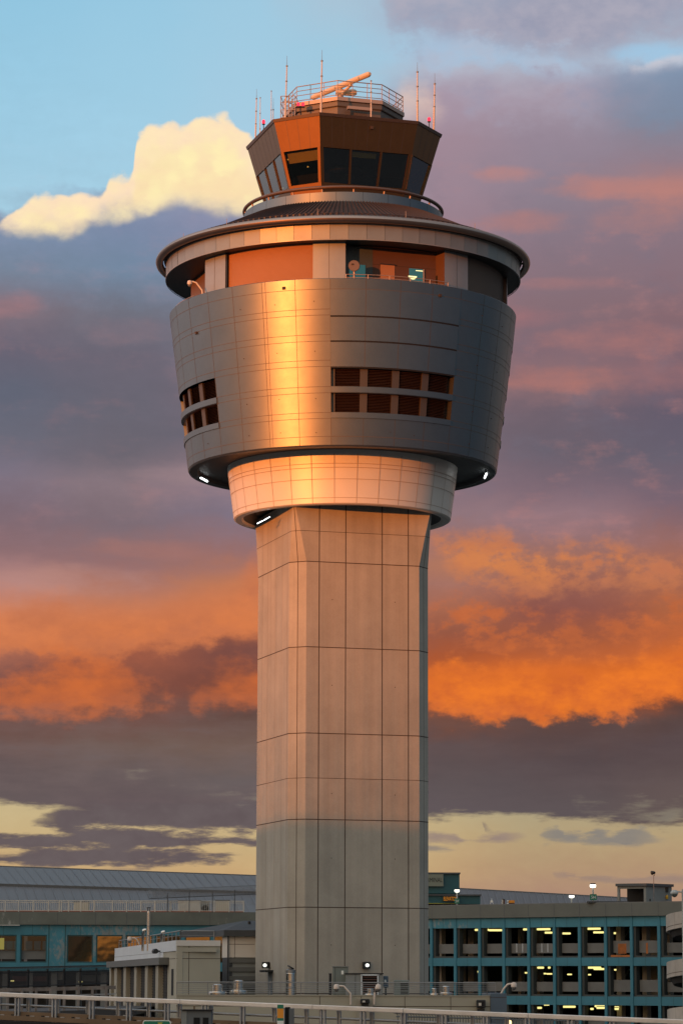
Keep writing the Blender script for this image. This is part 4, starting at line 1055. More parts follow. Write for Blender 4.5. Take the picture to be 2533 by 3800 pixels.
for s_ in [x_ * 1.36 + .55 for x_ in range(20)]:
    m = MB(); m.fbox(RP(s_, -.35, 0), re, rn, K, -.05, .05, -.04, .04, -.75, -.1); m.fbox(RP(s_, -.30, 0), re, rn, K, -.08, -.05, -.04, .04, -.6, -.1); m.build('back_post', 'galv', gr)
mb = MB()
mb.fbox(RP(0, 0, 0), re, rn, K, 0, RL, -.5, -.05, -.92, -.64)
mb.fbox(RP(0, 0, 0), re, rn, K, 0, RL, -.05, .16, -.98, -.80)
for s_ in [x_ * .69 + .2 for x_ in range(40)]:
    mb.fbox(RP(s_, 0, 0), re, rn, K, -.09, .09, -.05, .0, -.80, -.772, 1)
    mb.fbox(RP(s_ - .22, 0, 0), re, rn, K, -.05, .05, -.05, .012, -.80, -.755, 2)
tag(mb.build('kerb', ['kerb_concrete', 'galv', 'black_void']), kind='structure')
mb = MB(); mb.fbox(RP(0, 0, 0), re, rn, K, 0, RL, -9, -.5, -1.5, -.98); tag(mb.build('road', 'asphalt'), kind='structure')
mb = MB(); mb.fbox(RP(0, 0, 0), re, rn, K, -2, RL + 2, -.3, .6, -3.4, -1.005); tag(mb.build('bridge_edge', 'girder_shadow'), kind='structure')  # deck edge under the kerb, its shadow put into the near-black colour

# near signs and boxes in front of the guardrail
def post_to_ground(t, x, y, z, r=.06, mat='galv'): MB().tube([Vector((x, y, 0)), Vector((x, y, z))], r, 8).build('post', mat, t)
c = at(582.5, 3786, 101.)
t = thing('road_sign', Vector((c.x, c.y, 0)), 'green road sign with white border, only its top edge showing', 'sign')
mb = MB(); W_, H_ = .95, 1.3
def rrect(hw, z0, z1, r, y, n=5):
    P = []
    for cx, cz, a0 in ((hw - r, z1 - r, 0), (-hw + r, z1 - r, 90), (-hw + r, z0 + r, 180), (hw - r, z0 + r, 270)):
        for k in range(n + 1): a = R_(a0 + 90 * k / n); P.append(Vector((c.x + cx + r * cos(a), y, cz + r * sin(a))))
    return P
f1, b1 = rrect(W_ / 2, c.z - H_, c.z, .08, c.y), rrect(W_ / 2, c.z - H_, c.z, .08, c.y + .03)
mb.loft([f1, b1], 0, True); sg = mb.build('panel', 'sign_white', t)
MB().add(rrect(W_ / 2 - .03, c.z - H_ + .03, c.z - .03, .06, c.y - .004), [tuple(range(24))[::-1]]).build('face', 'sign_green', sg)
MB().add([(c.x + .02, c.y - .008, c.z - .075), (c.x + .2, c.y - .008, c.z - .075), (c.x + .11, c.y - .008, c.z - .22)], [(0, 1, 2)]).build('arrow', 'sign_yellow', sg)
post_to_ground(t, c.x, c.y + .08, c.z - .1)
c0, c1 = at(673, 3749, 103.), at(787, 3749, 103.)
t = thing('control_box', Vector(((c0.x + c1.x) / 2, 103., 0)), 'dark grey roadside equipment cabinet with two black slots', 'cabinet')
mb = MB(); wz = c0.z; mb.bbox(((c0.x + c1.x) / 2, 103.35, wz - .6), c1.x - c0.x, .7, 1.2, .03); bd = mb.build('cabinet_body', 'signal_grey', t)
MB().box(((c0.x + c1.x) / 2, 103.3, wz + .015), c1.x - c0.x + .06, .8, .03).build('lid', 'dark_steel', bd)
MB().box((c0.x + .10, 102.985, wz - .6), .18, .02, 1.15).build('side_panel', 'unit_grey', bd)
for a, b in ((719, 742), (753, 774)):
    p, q_ = at(a, 3776, 103.), at(b, 3776, 103.); MB().box(((p.x + q_.x) / 2, 102.985, p.z - .4), q_.x - p.x, .02, .8).build('slot', 'black_void', bd)
p = at(721, 3742, 103.3); MB().box((p.x, 103.3, wz + .09), .06, .06, .14).build('cap', 'kerb_concrete', bd)
MB().box(((c0.x + c1.x) / 2, 103.35, (wz - 1.2) / 2), .3, .3, wz - 1.2).build('pedestal', 'dark_steel', t)
p0, p1 = at(1029, 3728, 104.), at(1052, 3728, 104.)
t = thing('marker_post', Vector(((p0.x + p1.x) / 2, 104., 0)), 'banded green, orange and white marker panel in front of the rail', 'marker')
zr = [3728, 3743, 3778, 3788, 3805, 3830]
for (a, b), m_ in zip(zip(zr, zr[1:]), ('sign_green', 'sign_orange', 'sign_green', 'sign_white', 'sign_green')):
    za, zb = at(1040, a, 104.).z, at(1040, b, 104.).z
    MB().box(((p0.x + p1.x) / 2, 104., (za + zb) / 2), p1.x - p0.x, .05, za - zb - .003).build('band', m_, t)
    if m_ == 'sign_orange': MB().rev(((p0.x + p1.x) / 2, 0, 0), [(.04, .0)], n=4) ; 
MB().tube([Vector(((p0.x + p1.x) / 2, 104.06, 0)), Vector(((p0.x + p1.x) / 2, 104.06, at(1040, 3740, 104).z))], .03, 8).build('post', 'galv', t)
q0_, q1_ = at(1054, 3737, 104.3), at(1091, 3742, 104.3)
t = thing('signal_box', Vector(((q0_.x + q1_.x) / 2, 104.3, 0)), 'narrow dark box right behind the banded marker panel', 'cabinet')
MB().bbox(((q0_.x * .65 + q1_.x * .35), 104.4, q0_.z - .7), (q1_.x - q0_.x) * .55, .3, 1.4, .02).build('dark_case', 'black_void', t)
MB().bbox(((q0_.x * .25 + q1_.x * .75), 104.35, q1_.z - .7), (q1_.x - q0_.x) * .5, .3, 1.4, .02).build('grey_case', 'signal_grey', t)
MB().box(((q0_.x + q1_.x) / 2, 104.4, (q0_.z - 1.4) / 2), .12, .12, q0_.z - 1.4).build('post', 'galv', t)

# ------------------------------------------------------------------ terrace building at the foot of the tower
YB = 150.
ba, bb = at(655, 3697, YB), at(1817, 3697, YB); ZD_ = at(1236, 3697, YB).z
t = base = thing('terrace_building', Vector(((ba.x + bb.x) / 2, YB + 8, 0)), 'low beige flat-roofed block with a railed roof terrace at the tower foot', 'building')
mb = MB(); mb.fbox(Vector((0, YB, 0)), EX, EY, K, ba.x, bb.x, 0, .3, 0, ZD_)
mb.fbox(Vector((0, YB, 0)), EX, EY, K, bb.x - .3, bb.x - .001, .3, 14, 0, ZD_ - .003)
jm = MB()
for px in (1186, 1340, 1501, 1671): x = at(px, 3710, YB).x; jm.box((x, YB - .003, ZD_ - 1.6), .03, .004, 3.2, 0)
z = at(1500, 3735, YB).z; jm.box(((ba.x + bb.x) / 2, YB - .004, z), bb.x - ba.x, .004, .035)
mb.merge(jm, 1); mb.build('wall', ['beige_wall', 'joint_dark'], t)
MB().fbox(Vector((0, YB, 0)), EX, EY, K, ba.x - .02, bb.x + .0, -.03, .34, ZD_ + .002, ZD_ + .06).build('coping', 'beige_pier', t)
MB().fbox(Vector((0, YB, 0)), EX, EY, K, ba.x, bb.x - .3, .3, 14, ZD_ - .5, ZD_ - .32).build('deck', 'garage_panel', t)
k0, k1 = at(1818, 3686, YB), at(1878, 3686, YB)
mb = MB(); mb.fbox(Vector((0, YB, 0)), EX, EY, K, k0.x, k1.x, -.15, 9, 0, k0.z); z = at(1850, 3701, YB).z
mb.fbox(Vector((0, YB, 0)), EX, EY, K, k0.x, k1.x, -.156, -.15, z - .012, z + .012, 1); mb.build('corner_block', ['blue_wall', 'joint_dark'], t)
p = at(1352, 3704, YB - .2); MB().fbox(Vector((p.x, YB, 0)), EX, EY, K, -.42, .42, -.12, -.005, 0, ZD_ - .1).build('pilaster', 'beige_pier', t)
for px, py in ((940, 3775), (1128, 3772), (1720, 3790)):
    pass
# parapet railing
def railing(name, pts, h, label, cat, mat, wires=5, spacing=1.6, r=.022, z0=.05, group=None, pm=None):
    L = sum((b - a).length for a, b in zip(pts, pts[1:])); c = pts[len(pts) // 2]
    t = thing(name, c, label, cat, group)
    MB().tube([p + K * h for p in pts], r * 1.3, 6).build('top_rail', mat, t)
    for w_ in range(wires):
        f = (w_ + .5) / wires; MB().tube([p + K * (z0 + (h - z0) * f * .95) for p in pts], r * .45, 5, caps=False).build('wire', mat, t)
    for a, b in zip(pts, pts[1:]):
        n = max(1, round((b - a).length / spacing))
        for i in range(n + 1): q_ = lerp(a, b, i / n); MB().tube([q_, q_ + K * h], r, 6).build('post', mat, t)
    return t
rx0, rx1 = at(656, 3697, YB + .15).x, at(1838, 3697, YB + .15).x
hr = at(1200, 3646, YB + .15).z - ZD_ - .06
railing('roof_railing', [Vector((rx0, YB + .15, ZD_ + .06)), Vector((bb.x - .15, YB + .15, ZD_ + .06)), Vector((rx1, YB + .15, ZD_ + .06))], hr, 'grey wire railing along the beige roof terrace', 'railing', 'steel_rail')

# roof terrace equipment
ZR = ZD_ - .32
def mushroom(x0, x1, y0, yb, Y, label):
    a, b = at(x0, y0, Y), at(x1, y0, Y); cx = (a.x + b.x) / 2; R = (b.x - a.x) / 2; zt = a.z; h = zt - at((x0 + x1) / 2, yb, Y).z
    t = thing('roof_vent', Vector((cx, Y, ZR)), label, 'roof vent', 'shiny steel vents on the terrace roof')
    MB().rev((cx, Y, 0), [(0, zt), (R * .5, zt), (R * .56, zt - .03), (R * .56, zt - h * .6)], n=28).build('hood', 'steel_bright', t)
    MB().rev((cx, Y, 0), [(R * .56, zt - h * .6), (R * .97, zt - h * .63), (R, zt - h * .7), (R, zt - h * .84), (R * .8, zt - h * .9)], n=28).build('skirt', 'steel_bright', t)
    MB().rev((cx, Y, 0), [(R * .52, zt - h * .86), (R * .52, ZR)], n=24).build('pipe', 'steel_bright', t)
    return t
mushroom(771, 842, 3652, 3697, 155, 'leftmost low steel roof vent by the striped wall')
mushroom(851, 917, 3637, 3696, 155.6, 'taller steel roof vent next to the lamp-lit tower wall')
mushroom(1352, 1394, 3668, 3700, 154, 'slim steel vent in front of the big air handler')
mushroom(1594, 1625, 3667, 3700, 155, 'small steel vent right of the tower shaft')
mushroom(1629, 1678, 3659, 3698, 155, 'wide steel vent near the end of the railing')
Y = 158.
c = at(1078, 3640, Y); R = (at(1095, 3600, Y).x - at(1061, 3600, Y).x) / 2; zt = at(1078, 3587, Y).z
t = thing('exhaust_stack', Vector((c.x, Y, ZR)), 'upright steel exhaust stack with a flat rain cap', 'exhaust stack')
zb_ = at(1078, 3606, Y).z
MB().rev((c.x, Y, 0), [(R * .9, zb_), (R, zb_ - .1), (R, ZR + .1), (R * 1.35, ZR + .08), (R * 1.4, ZR)], n=28).build('pipe', 'steel_bright', t)
MB().rev((c.x, Y, 0), [(R * .55, zt - .05), (R * .55, zb_ + .15), (R * 1.08, zb_ + .08), (R * 1.08, zb_ - .06)], n=28).build('collar', 'steel_rail', t)
MB().tube([Vector((c.x - .02, Y, zt - .07)), Vector((c.x + .02, Y, zt + .0))], [R * .85, R * .8], 10).build('rain_cap', 'dark_steel', t)
for j, py in enumerate((3640, 3665)):
    z = at(1078, py, Y).z; MB().rev((c.x, Y, 0), [(R + .01, z + .02), (R + .015, z), (R + .01, z - .02)], n=28).build('band', 'steel_rail', t)
def cab_box(x0, x1, y0, y1, Y, dep, b=.02): # chamfered body
    a, bq = at(x0, y0, Y), at(x1, y1, Y); return MB().bbox(((a.x + bq.x) / 2, Y + dep / 2, (a.z + ZR) / 2), bq.x - a.x, dep, a.z - ZR, b), a, bq
Y = 160.
m, a, b = cab_box(1234, 1291, 3588, 3697, Y, .8); t = thing('equipment_cabinet', Vector(((a.x + b.x) / 2, Y, ZR)), 'tall grey-green cabinet against the shaft with a small white notice', 'cabinet')
body_ = m.build('cabinet_body', 'unit_green', t)
x = (a.x * .84 + b.x * .16); MB().box((x, Y - .006, (a.z + ZR) / 2), .02, .01, a.z - ZR - .1).build('door_edge', 'dark_steel', body_)
p = at(1270, 3609, Y); MB().box((p.x, Y - .01, p.z), .12, .012, .2).build('notice', 'sign_white', body_)
MB().box(((a.x + b.x) / 2, Y + .4, a.z + .02), b.x - a.x + .08, .9, .04).build('lid', 'unit_grey', body_)
Y = 158.5
m, a, b = cab_box(1282, 1419, 3615, 3692, Y, 2.0, .03); t = thing('air_handler', Vector(((a.x + b.x) / 2, Y, ZR)), 'large grey air handler with a black louvred opening', 'air handler')
body_ = m.build('casing', 'unit_grey', t)
q0_, q1_ = at(1343, 3620, Y), at(1399, 3688, Y); mb = MB()
mb.box(((q0_.x + q1_.x) / 2, Y - .012, (q0_.z + q1_.z) / 2), q1_.x - q0_.x, .02, q0_.z - q1_.z); op = mb.build('intake', 'black_void', body_)
mb = MB()
for j in range(7):
    z = q1_.z + (q0_.z - q1_.z) * (j + .5) / 7; mb.fbox(Vector(((q0_.x + q1_.x) / 2, Y - .03, z)), EX, (EY * .8 + K * .6), (K * .8 - EY * .6), -(q1_.x - q0_.x) / 2, (q1_.x - q0_.x) / 2, -.05, .05, -.008, .008)
mb.build('slats', 'louvre_brown', op)
for xx in (q0_.x - .03, q1_.x + .03): MB().box((xx, Y - .04, (q0_.z + q1_.z) / 2), .06, .09, q0_.z - q1_.z + .1).build('frame_side', 'light_metal', op)
MB().box(((q0_.x + q1_.x) / 2, Y - .04, q0_.z + .03), q1_.x - q0_.x + .18, .09, .06).build('frame_head', 'light_metal', op)
x = at(1318, 3650, Y).x; MB().box((x, Y - .006, (a.z + ZR) / 2), .025, .01, a.z - ZR - .1).build('panel_joint', 'dark_steel', body_)
MB().box(((a.x + b.x) / 2, Y + 1., a.z + .03), b.x - a.x + .1, 2.1, .06).build('lid', 'dark_steel', body_)
Y = 160.5; p, q_ = at(1421, 3622, Y), at(1440, 3665, Y)
t = thing('switch_box', Vector(((p.x + q_.x) / 2, Y, ZR)), 'small blue-grey switch box to the right of the air handler', 'switch box')
MB().bbox(((p.x + q_.x) / 2, Y + .15, (p.z + q_.z) / 2), q_.x - p.x, .3, p.z - q_.z, .02).build('case', 'blue_wall', t)
MB().tube([Vector(((p.x + q_.x) / 2, Y + .15, ZR)), Vector(((p.x + q_.x) / 2, Y + .15, q_.z))], .05, 6).build('post', 'dark_steel', t)
MB().box(((p.x * .6 + q_.x * .4), Y - .01, (p.z + q_.z) / 2 + .05), .1, .01, .12).build('notice', 'sign_white', t)
Y = 158.; m, a, b = cab_box(1461, 1517, 3637, 3695, Y, .8, .03); t = thing('condenser', Vector(((a.x + b.x) / 2, Y, ZR)), 'square grey condenser unit with slotted front', 'condenser')
body_ = m.build('casing', 'unit_green', t); p, q_ = at(1485, 3648, Y), at(1513, 3690, Y)
for j in range(8):
    z = q_.z + (p.z - q_.z) * (j + .5) / 8; MB().box(((p.x + q_.x) / 2, Y - .008, z), q_.x - p.x, .012, .035).build('slot', 'black_void', body_)
p = at(1225, 3615, 160.); t = thing('roof_pole', Vector((p.x, 160., ZR)), 'thin dark pole beside the grey-green cabinet', 'pole')
MB().tube([Vector((p.x, 160., ZR)), Vector((p.x, 160., p.z))], .07, 8).build('shaft', 'dark_steel', t); MB().rev((p.x, 160., 0), [(.09, p.z), (.09, p.z + .03), (0, p.z + .05)], n=10).build('cap', 'dark_steel', t)
# tower door and flood lamps on the shaft
def face_pt(px, py, n, out=.0): return hit(px, py, TC + n * (HA + out), n)
d0, d1 = face_pt(996, 3608, -tt), face_pt(1012, 3608, -tt); wd = (d1 - d0); wd.z = 0
e = wd.normalized(); o = d0.copy(); o.z = ZR
dr_ = MB().fbox(o, e, -tt, K, 0, wd.length, .0, .03, 0, d0.z - ZR).build('door', 'door_grey', tower)
MB().fbox(o + K * (d0.z - ZR), e, -tt, K, -.12, wd.length + .12, 0, .5, 0, .12).build('canopy', 'dark_steel', dr_)
MB().fbox(o, e, -tt, K, wd.length - .14, wd.length - .08, .03, .09, .95, 1.1).build('handle', 'steel_rail', dr_)
for px, py, n, l in ((983, 3582, -tt, 'lit flood lamp above the tower door'), (1362, 3582, tn, 'lit flood lamp on the shaft above the air handler')):
    p = face_pt(px, py, n, .3); t = thing('wall_lamp', p - n * .3, l, 'wall lamp', 'flood lamps on the tower shaft')
    if n == -tt: n = (tn * .8 - tt * .6).normalized()
    e = n.cross(K)
    MB().fbox(p, e, n, K, -.2, .2, -.3, -.02, -.17, .19).build('housing', 'dark_steel', t)
    MB().loft([[p + e * .10 * cos(2 * pi * k / 14) + K * (.095 * sin(2 * pi * k / 14)) + n * o_ for k in range(14)] for o_ in (-.02, .05)], 0, True).build('lens', 'flood_glow', t)
dome_camera([(1301, 3728), (1300, 3687), (1275, 3660), (1262, 3659), (1249, 3659), (1248, 3667)], YB - .3, 'dome camera with its arm bent left, in front of the air handler')
dome_camera([(1387, 3728), (1389, 3685), (1394, 3664), (1398, 3659), (1402, 3659), (1403, 3667)], YB - .3, 'dome camera with its arm bent right, in front of the air handler')
dome_camera([(1857, 3688), (1868, 3669), (1881, 3654), (1890, 3651), (1904, 3652), (1905, 3660)], YB + .3, 'dome camera above the blue-grey corner block')
def wall_flood(x0, x1, y0, y1, label):
    a, b = at(x0, y0, YB - .3), at(x1, y1, YB - .3); cx = (a.x + b.x) / 2; hz = a.z - b.z
    t = thing('wall_flood', Vector((cx, YB, b.z)), label, 'floodlight', 'dark floodlights on the beige wall')
    MB().bbox((cx, YB - .25, a.z - hz * .33), b.x - a.x, .4, hz * .6, .03).build('housing', 'dark_steel', t)
    MB().box((cx, YB - .46, a.z - hz * .33), (b.x - a.x) * .68, .02, hz * .36).build('lens', 'car_glass', t)
    MB().box((cx - (b.x - a.x) * .12, YB - .475, a.z - hz * .36), (b.x - a.x) * .3, .01, hz * .22).build('lamp', 'cream_paint', t)
    MB().box((cx, YB - .15, b.z + hz * .2), (b.x - a.x) * .8, .25, hz * .2).build('bracket', 'dark_steel', t)
wall_flood(1766, 1800, 3709, 3758, 'dark square floodlight on the beige wall near the blue-grey corner')
wall_flood(1336, 1370, 3706, 3735, 'dark floodlight on the beige wall between two dome cameras')

# ------------------------------------------------------------------ louvred plant building on the left
YC = 156.
C0 = at(657, 3489, YC); ZL = C0.z; Cl = at(429, 3531, 196.); Cl.z = ZL
le = Vector((Cl.x - C0.x, Cl.y - C0.y, 0)); LL = le.length; le.normalize(); ln = Vector((-le.y, le.x, 0))
if ln.y > 0: ln = -ln
Cr = at(818, 3489, YC + .6); rw_ = Vector((Cr.x - C0.x, Cr.y - C0.y, 0)); RWL = rw_.length; rw_.normalize(); rnn = Vector((rw_.y, -rw_.x, 0))
O0 = Vector((C0.x, C0.y, 0))
t = plant = thing('plant_building', O0 + (le + rw_) * 4, 'beige plant building with tall dark louvre bays and a light metal parapet', 'building')
def lf(px, py): p = hit(px, py, C0, ln); return (p - C0).dot(le), p.z
mb = MB(); mb.fbox(O0, le, ln, K, 0, LL, -.3, 0, 0, ZL - .004); mb.fbox(O0, rw_, rnn, K, 0, RWL, -.3, 0, 0, ZL - .004)
mb.fbox(O0, le, ln, K, 0, LL, -RWL * .9, -.3, ZL - .6, ZL - .4)
for pts in ((657, 3557),): pass
zj = at(700, 3557, YC).z
mb.fbox(O0, rw_, rnn, K, 0, RWL, .0, .004, zj - .015, zj + .015, 1); mb.fbox(O0, le, ln, K, 0, 8, .0, .004, zj - .015, zj + .015, 1)
x = (at(702, 3600, YC).x - C0.x); mb.fbox(O0, rw_, rnn, K, x - .015, x + .015, .0, .005, 0, ZL - .3, 1)
mb.build('wall', ['beige_wall', 'joint_dark'], t)
zb_ = at(700, 3510, YC).z
MB().fbox(O0, rw_, rnn, K, -.02, RWL, .0, .06, zb_, ZL).build('parapet_band', 'white_wall', t)
s1_, _ = lf(609, 3512)
s_end = LL
zm = lf(608, 3540)[1]; zbm = lf(632, 3553)[1]
MB().fbox(O0, le, ln, K, 0.06, LL, .0, .05, ZL - .55, ZL).build('parapet_band', 'light_metal', t)
MB().fbox(O0, le, ln, K, s1_, LL, .0, .06, zbm + .02, ZL - .57).build('metal_panel', 'light_metal', t)
sb, _ = lf(628, 3560)
MB().fbox(O0, le, ln, K, sb, LL + .5, .0, .55, zbm - .38, zbm).build('louvre_head', 'louvre_grey', t)
px_p = [648, 607, 565, 524, 483, 446, 427]
edges_ = [(598, 608), (558, 568), (517, 526), (477, 486), (442, 452), (424, 430)]
prev = lf(622, 3600)[0]
for a, b in edges_:
    sa, sb_ = lf(b, 3600)[0], lf(a, 3600)[0]
    m = MB(); nl = 44
    for j in range(nl):
        z = 3.2 + (zbm - .4 - 3.2) * j / nl; m.quad(O0 + le * (prev + .03) + ln * .02 + K * z, O0 + le * (sa - .03) + ln * .02 + K * z, O0 + le * (sa - .03) + ln * .05 + K * (z + .09), O0 + le * (prev + .03) + ln * .05 + K * (z + .09))
    m.fbox(O0, le, ln, K, prev, sa, .004, .015, 3, zbm - .39, 0)
    m.build('louvre_bay', ['garage_dark', 'black_void'], t)
    MB().fbox(O0, le, ln, K, sa, sb_, .0, .3, 0, zbm - .382).build('pillar', 'beige_pier', t); prev = sb_
sa, sb_ = lf(645, 3600)[0], lf(637, 3600)[0]; z0, z1 = lf(640, 3694)[1], lf(640, 3596)[1]
MB().fbox(O0, le, ln, K, sa, sb_, .0, .012, z0, z1).build('slot_window', 'black_void', t)
zt = ZL
rlp = [O0 + le * (LL - .5) - ln * .2 + K * ZL, O0 + le * .2 - ln * .2 + K * ZL, O0 + rw_ * (RWL - .3) - rnn * .2 + K * ZL]
railing('roof_railing', rlp, at(670, 3454, YC).z - ZL, 'thin grey railing on the louvred plant building roof', 'railing', 'steel_rail', 1, 2.2, .026)
dome_camera([(522, 3556), (521, 3510), (509, 3488), (500, 3481), (484, 3481), (482, 3488)], 181, 'dome camera on the light metal parapet of the plant building')
p = hit(598, 3530, C0, ln); t = thing('wall_camera', p, 'small dark camera below the plant building parapet', 'security camera')
MB().tube([p + ln * .3 - le * .2, p + ln * .35 + le * .35], .14, 10).build('body', 'dark_steel', t); MB().tube([p, p + ln * .3], .05, 6).build('bracket', 'dark_steel', t)
Y = 172.; c = at(550.5, 3506, Y); zt = at(550, 3382, Y).z; R = (at(556, 3450, Y).x - at(545, 3450, Y).x) / 2
t = thing('chimney_pipe', Vector((c.x, Y, ZL - .4)), 'tall polished steel flue catching orange light', 'flue')
MB().rev((c.x, Y, 0), [(R * .95, zt), (R, zt - .05), (R, ZL - .4)], n=24).build('pipe', 'steel_bright', t)
for f in (.25, .55): z = ZL + (zt - ZL) * f; MB().rev((c.x, Y, 0), [(R + .012, z + .03), (R + .012, z - .03)], n=24).build('band', 'steel_rail', t)
zc = at(550, 3366, Y).z; MB().rev((c.x, Y, 0), [(.0, zc), (R * 1.35, zc - .02), (R * 1.35, zc - .06)], n=16).build('rain_cap', 'dark_steel', t)
for dx_ in (-1, 1): MB().tube([Vector((c.x + dx_ * R * .9, Y, zt - .1)), Vector((c.x + dx_ * R * .5, Y, zt + (zc - zt) * .5)), Vector((c.x + dx_ * R * 1.1, Y, zc - .04))], .025, 5).build('cap_strut', 'dark_steel', t)
def gooseneck(x0, x1, y0, Y, label):
    a, b = at(x0, y0, Y), at(x1, y0, Y); R = (b.x - a.x) * .26; cx = a.x + R * 1.1
    t = thing('duct_hood', Vector((cx, Y, ZL - .4)), label, 'duct', 'gooseneck ducts on the plant building')
    P = [Vector((cx, Y, ZL - .4)), Vector((cx, Y, a.z - R * 2.2))] + [Vector((cx + R * 1.3 * (1 - cos(q_)), Y - .0, a.z - R * 2.2 + R * 1.2 * sin(q_))) for q_ in (.5, .9, 1.3, 1.6, 1.9)]
    MB().tube(P, [R * .8, R * .8] + [R * 1.05] * 5, 14, 0, False).build('bend', 'steel_bright', t)
    d = (P[-1] - P[-2]).normalized(); MB().tube([P[-1] - d * .02, P[-1] + d * .01], R * 1.0, 14).build('mouth', 'black_void', t)
gooseneck(524, 549, 3445, 172.5, 'gooseneck duct just left of the polished flue')
gooseneck(594, 618, 3452, 166., 'gooseneck duct right of the polished flue')

# slate-roofed white block between plant building and tower
YW = 177.; a = at(818, 3477, YW); b = at(945, 3477, YW); zt = at(880, 3474, YW).z; zmid = at(880, 3553, YW).z
t = thing('white_block', Vector(((a.x + b.x) / 2, YW + 4, 0)), 'white-walled block with dark slate roof and striped louvres beside the shaft', 'building')
xm = at(850, 3500, YW).x
O1 = Vector((0, YW, 0))
mb = MB(); mb.fbox(O1, EX, EY, K, xm, b.x + 1, 0, 6, zmid, zt - .01); z = at(880, 3504, YW).z
mb.fbox(O1, EX, EY, K, xm, b.x, -.004, 0, z - .014, z + .014, 1); x = at(871, 3504, YW).x; mb.fbox(O1, EX, EY, K, x - .013, x + .013, -.005, 0, zmid, zt, 1)
lw_ = Vector((a.x - xm, 2.6, 0)); LWl = lw_.length; lw_.normalize(); lwn = Vector((lw_.y, -lw_.x, 0)); lwn = lwn if lwn.y < 0 else -lwn
mb.fbox(Vector((xm, YW, 0)), lw_, lwn, K, 0, LWl, -.2, 0, zmid, zt - .003)
mb.build('wall', ['white_wall', 'joint_dark'], t)
MB().fbox(Vector((xm, YW, 0)), lw_, lwn, K, 0, LWl, -.2, -.02, 0, zmid).build('lower_wall', 'slate_roof', t)
mb = MB(); nb = 5
mb.fbox(O1, EX, EY, K, xm, b.x + 1, .1, .2, 0, zmid, 1)
for j in range(nb + 5):
    z1_ = zmid - .05 - .52 * j; mb.fbox(O1, EX, EY, K, xm + .02, b.x + 1, .0, .09, z1_ - .26, z1_, 0)
mb.build('louvre_stripes', ['louvre_grey', 'unit_grey'], t)
MB().fbox(O1, EX, EY, K, xm - .09, xm - .01, -.1, -.01, 0, zt).build('downpipe', 'dark_steel', t)
ze, zr_ = at(850, 3452, YW).z, at(930, 3428, YW + 3).z
a2 = at(800, 3486, YW).x
P = [Vector((xm - .3, YW - .4, ze)), Vector((b.x + 1.5, YW - .4, ze)), Vector((b.x + 1.5, YW + 4, zr_ + .2)), Vector((at(905, 3442, YW + 4).x, YW + 4, zr_ + .2)), Vector((a.x - .4, YW + 2.9, ze)), Vector((a.x - 2.8, YW + 7, ze))]
mb = MB(); mb.quad(P[0], P[1], P[2], P[3]); mb.add([P[0], P[3], P[5], P[4]], [(0, 1, 2, 3)])
for q0_, q1_ in ((P[0], P[1]), (P[0], P[4]), (P[4], P[5])): mb.quad(q0_ - K * (ze - zt), q1_ - K * (ze - zt), q1_, q0_)
mb.quad(P[0] - K * (ze - zt), P[1] - K * (ze - zt), P[1] - K * (ze - zt) + EY * .5, P[0] - K * (ze - zt) + EY * .5)
mb.build('roof', 'slate_roof', t)
p = at(925, 3419, YW + 2.5); MB().tube([Vector((p.x, YW + 2.5, ze)), Vector((p.x, YW + 2.5, p.z))], .09, 8).build('vent_pipe', 'dark_steel', t)
# ------------------------------------------------------------------ teal concourse building on the left
YT = 258.
def xz(px, py, Y=None): p = at(px, py, Y or YT); return p.x, p.z
xl, xr = xz(-90, 3400)[0], xz(1180, 3400)[0]
O = Vector((0, YT, 0))
con = t = thing('concourse_building', Vector(((xl + xr) / 2, YT + 15, 0)), 'long peeling teal building with grey parapet and large square windows', 'building')
zp1, zp0 = xz(400, 3388)[1], xz(400, 3432)[1]; zw1, zw0 = xz(400, 3470)[1], xz(400, 3573)[1]; zb0 = xz(400, 3604)[1]
mb = MB(); mb.fbox(O, EX, EY, K, xl, xr, -.25, .3, zp0, zp1)
for px in (76, 216, 356, 472, 565, 780): x = xz(px, 3400)[0]; mb.fbox(O, EX, EY, K, x - .02, x + .02, -.256, -.25, zp0, zp1, 1)
mb.build('parapet', ['grey_parapet', 'gutter'], t)
MB().fbox(O, EX, EY, K, xl, xr, -.18, .28, zp1 + .002, zp1 + .1).build('coping', 'grey_clean', t)
MB().fbox(O, EX, EY, K, xl, xz(76, 3430)[0], -.4, -.26, zp0 - .1, zp0 - .02).build('light_strip', 'lamp_housing', t)
wins = [(-66, -24), (-20, 63), (76, 175), (249, 346), (357, 456), (467, 566), (576, 672), (686, 782), (793, 890), (905, 1000)]
mb = MB(); mb.fbox(O, EX, EY, K, xl, xr, 0, .5, zw1, zp0 - .01); mb.fbox(O, EX, EY, K, xl, xr, 0, .5, zb0, zw0)
cur = xl
for a, b in wins:
    xa, xb = xz(a, 3500)[0], xz(b, 3500)[0]
    mb.fbox(O, EX, EY, K, cur, xa, 0, .5, zw0, zw1); cur = xb
mb.fbox(O, EX, EY, K, cur, xr, 0, .5, zw0, zw1)
for px in (15, 122, 300, 406, 515): x = xz(px, 3450)[0]; mb.fbox(O, EX, EY, K, x - .018, x + .018, -.006, 0, zw1, zp0 - .01, 1)
for px in (182, 243): x = xz(px, 3500)[0]; mb.fbox(O, EX, EY, K, x - .05, x + .05, -.008, 0, zw0 - .5, zp0 - .01, 1)
mb.build('wall', ['teal_wall', 'teal_dark'], t)
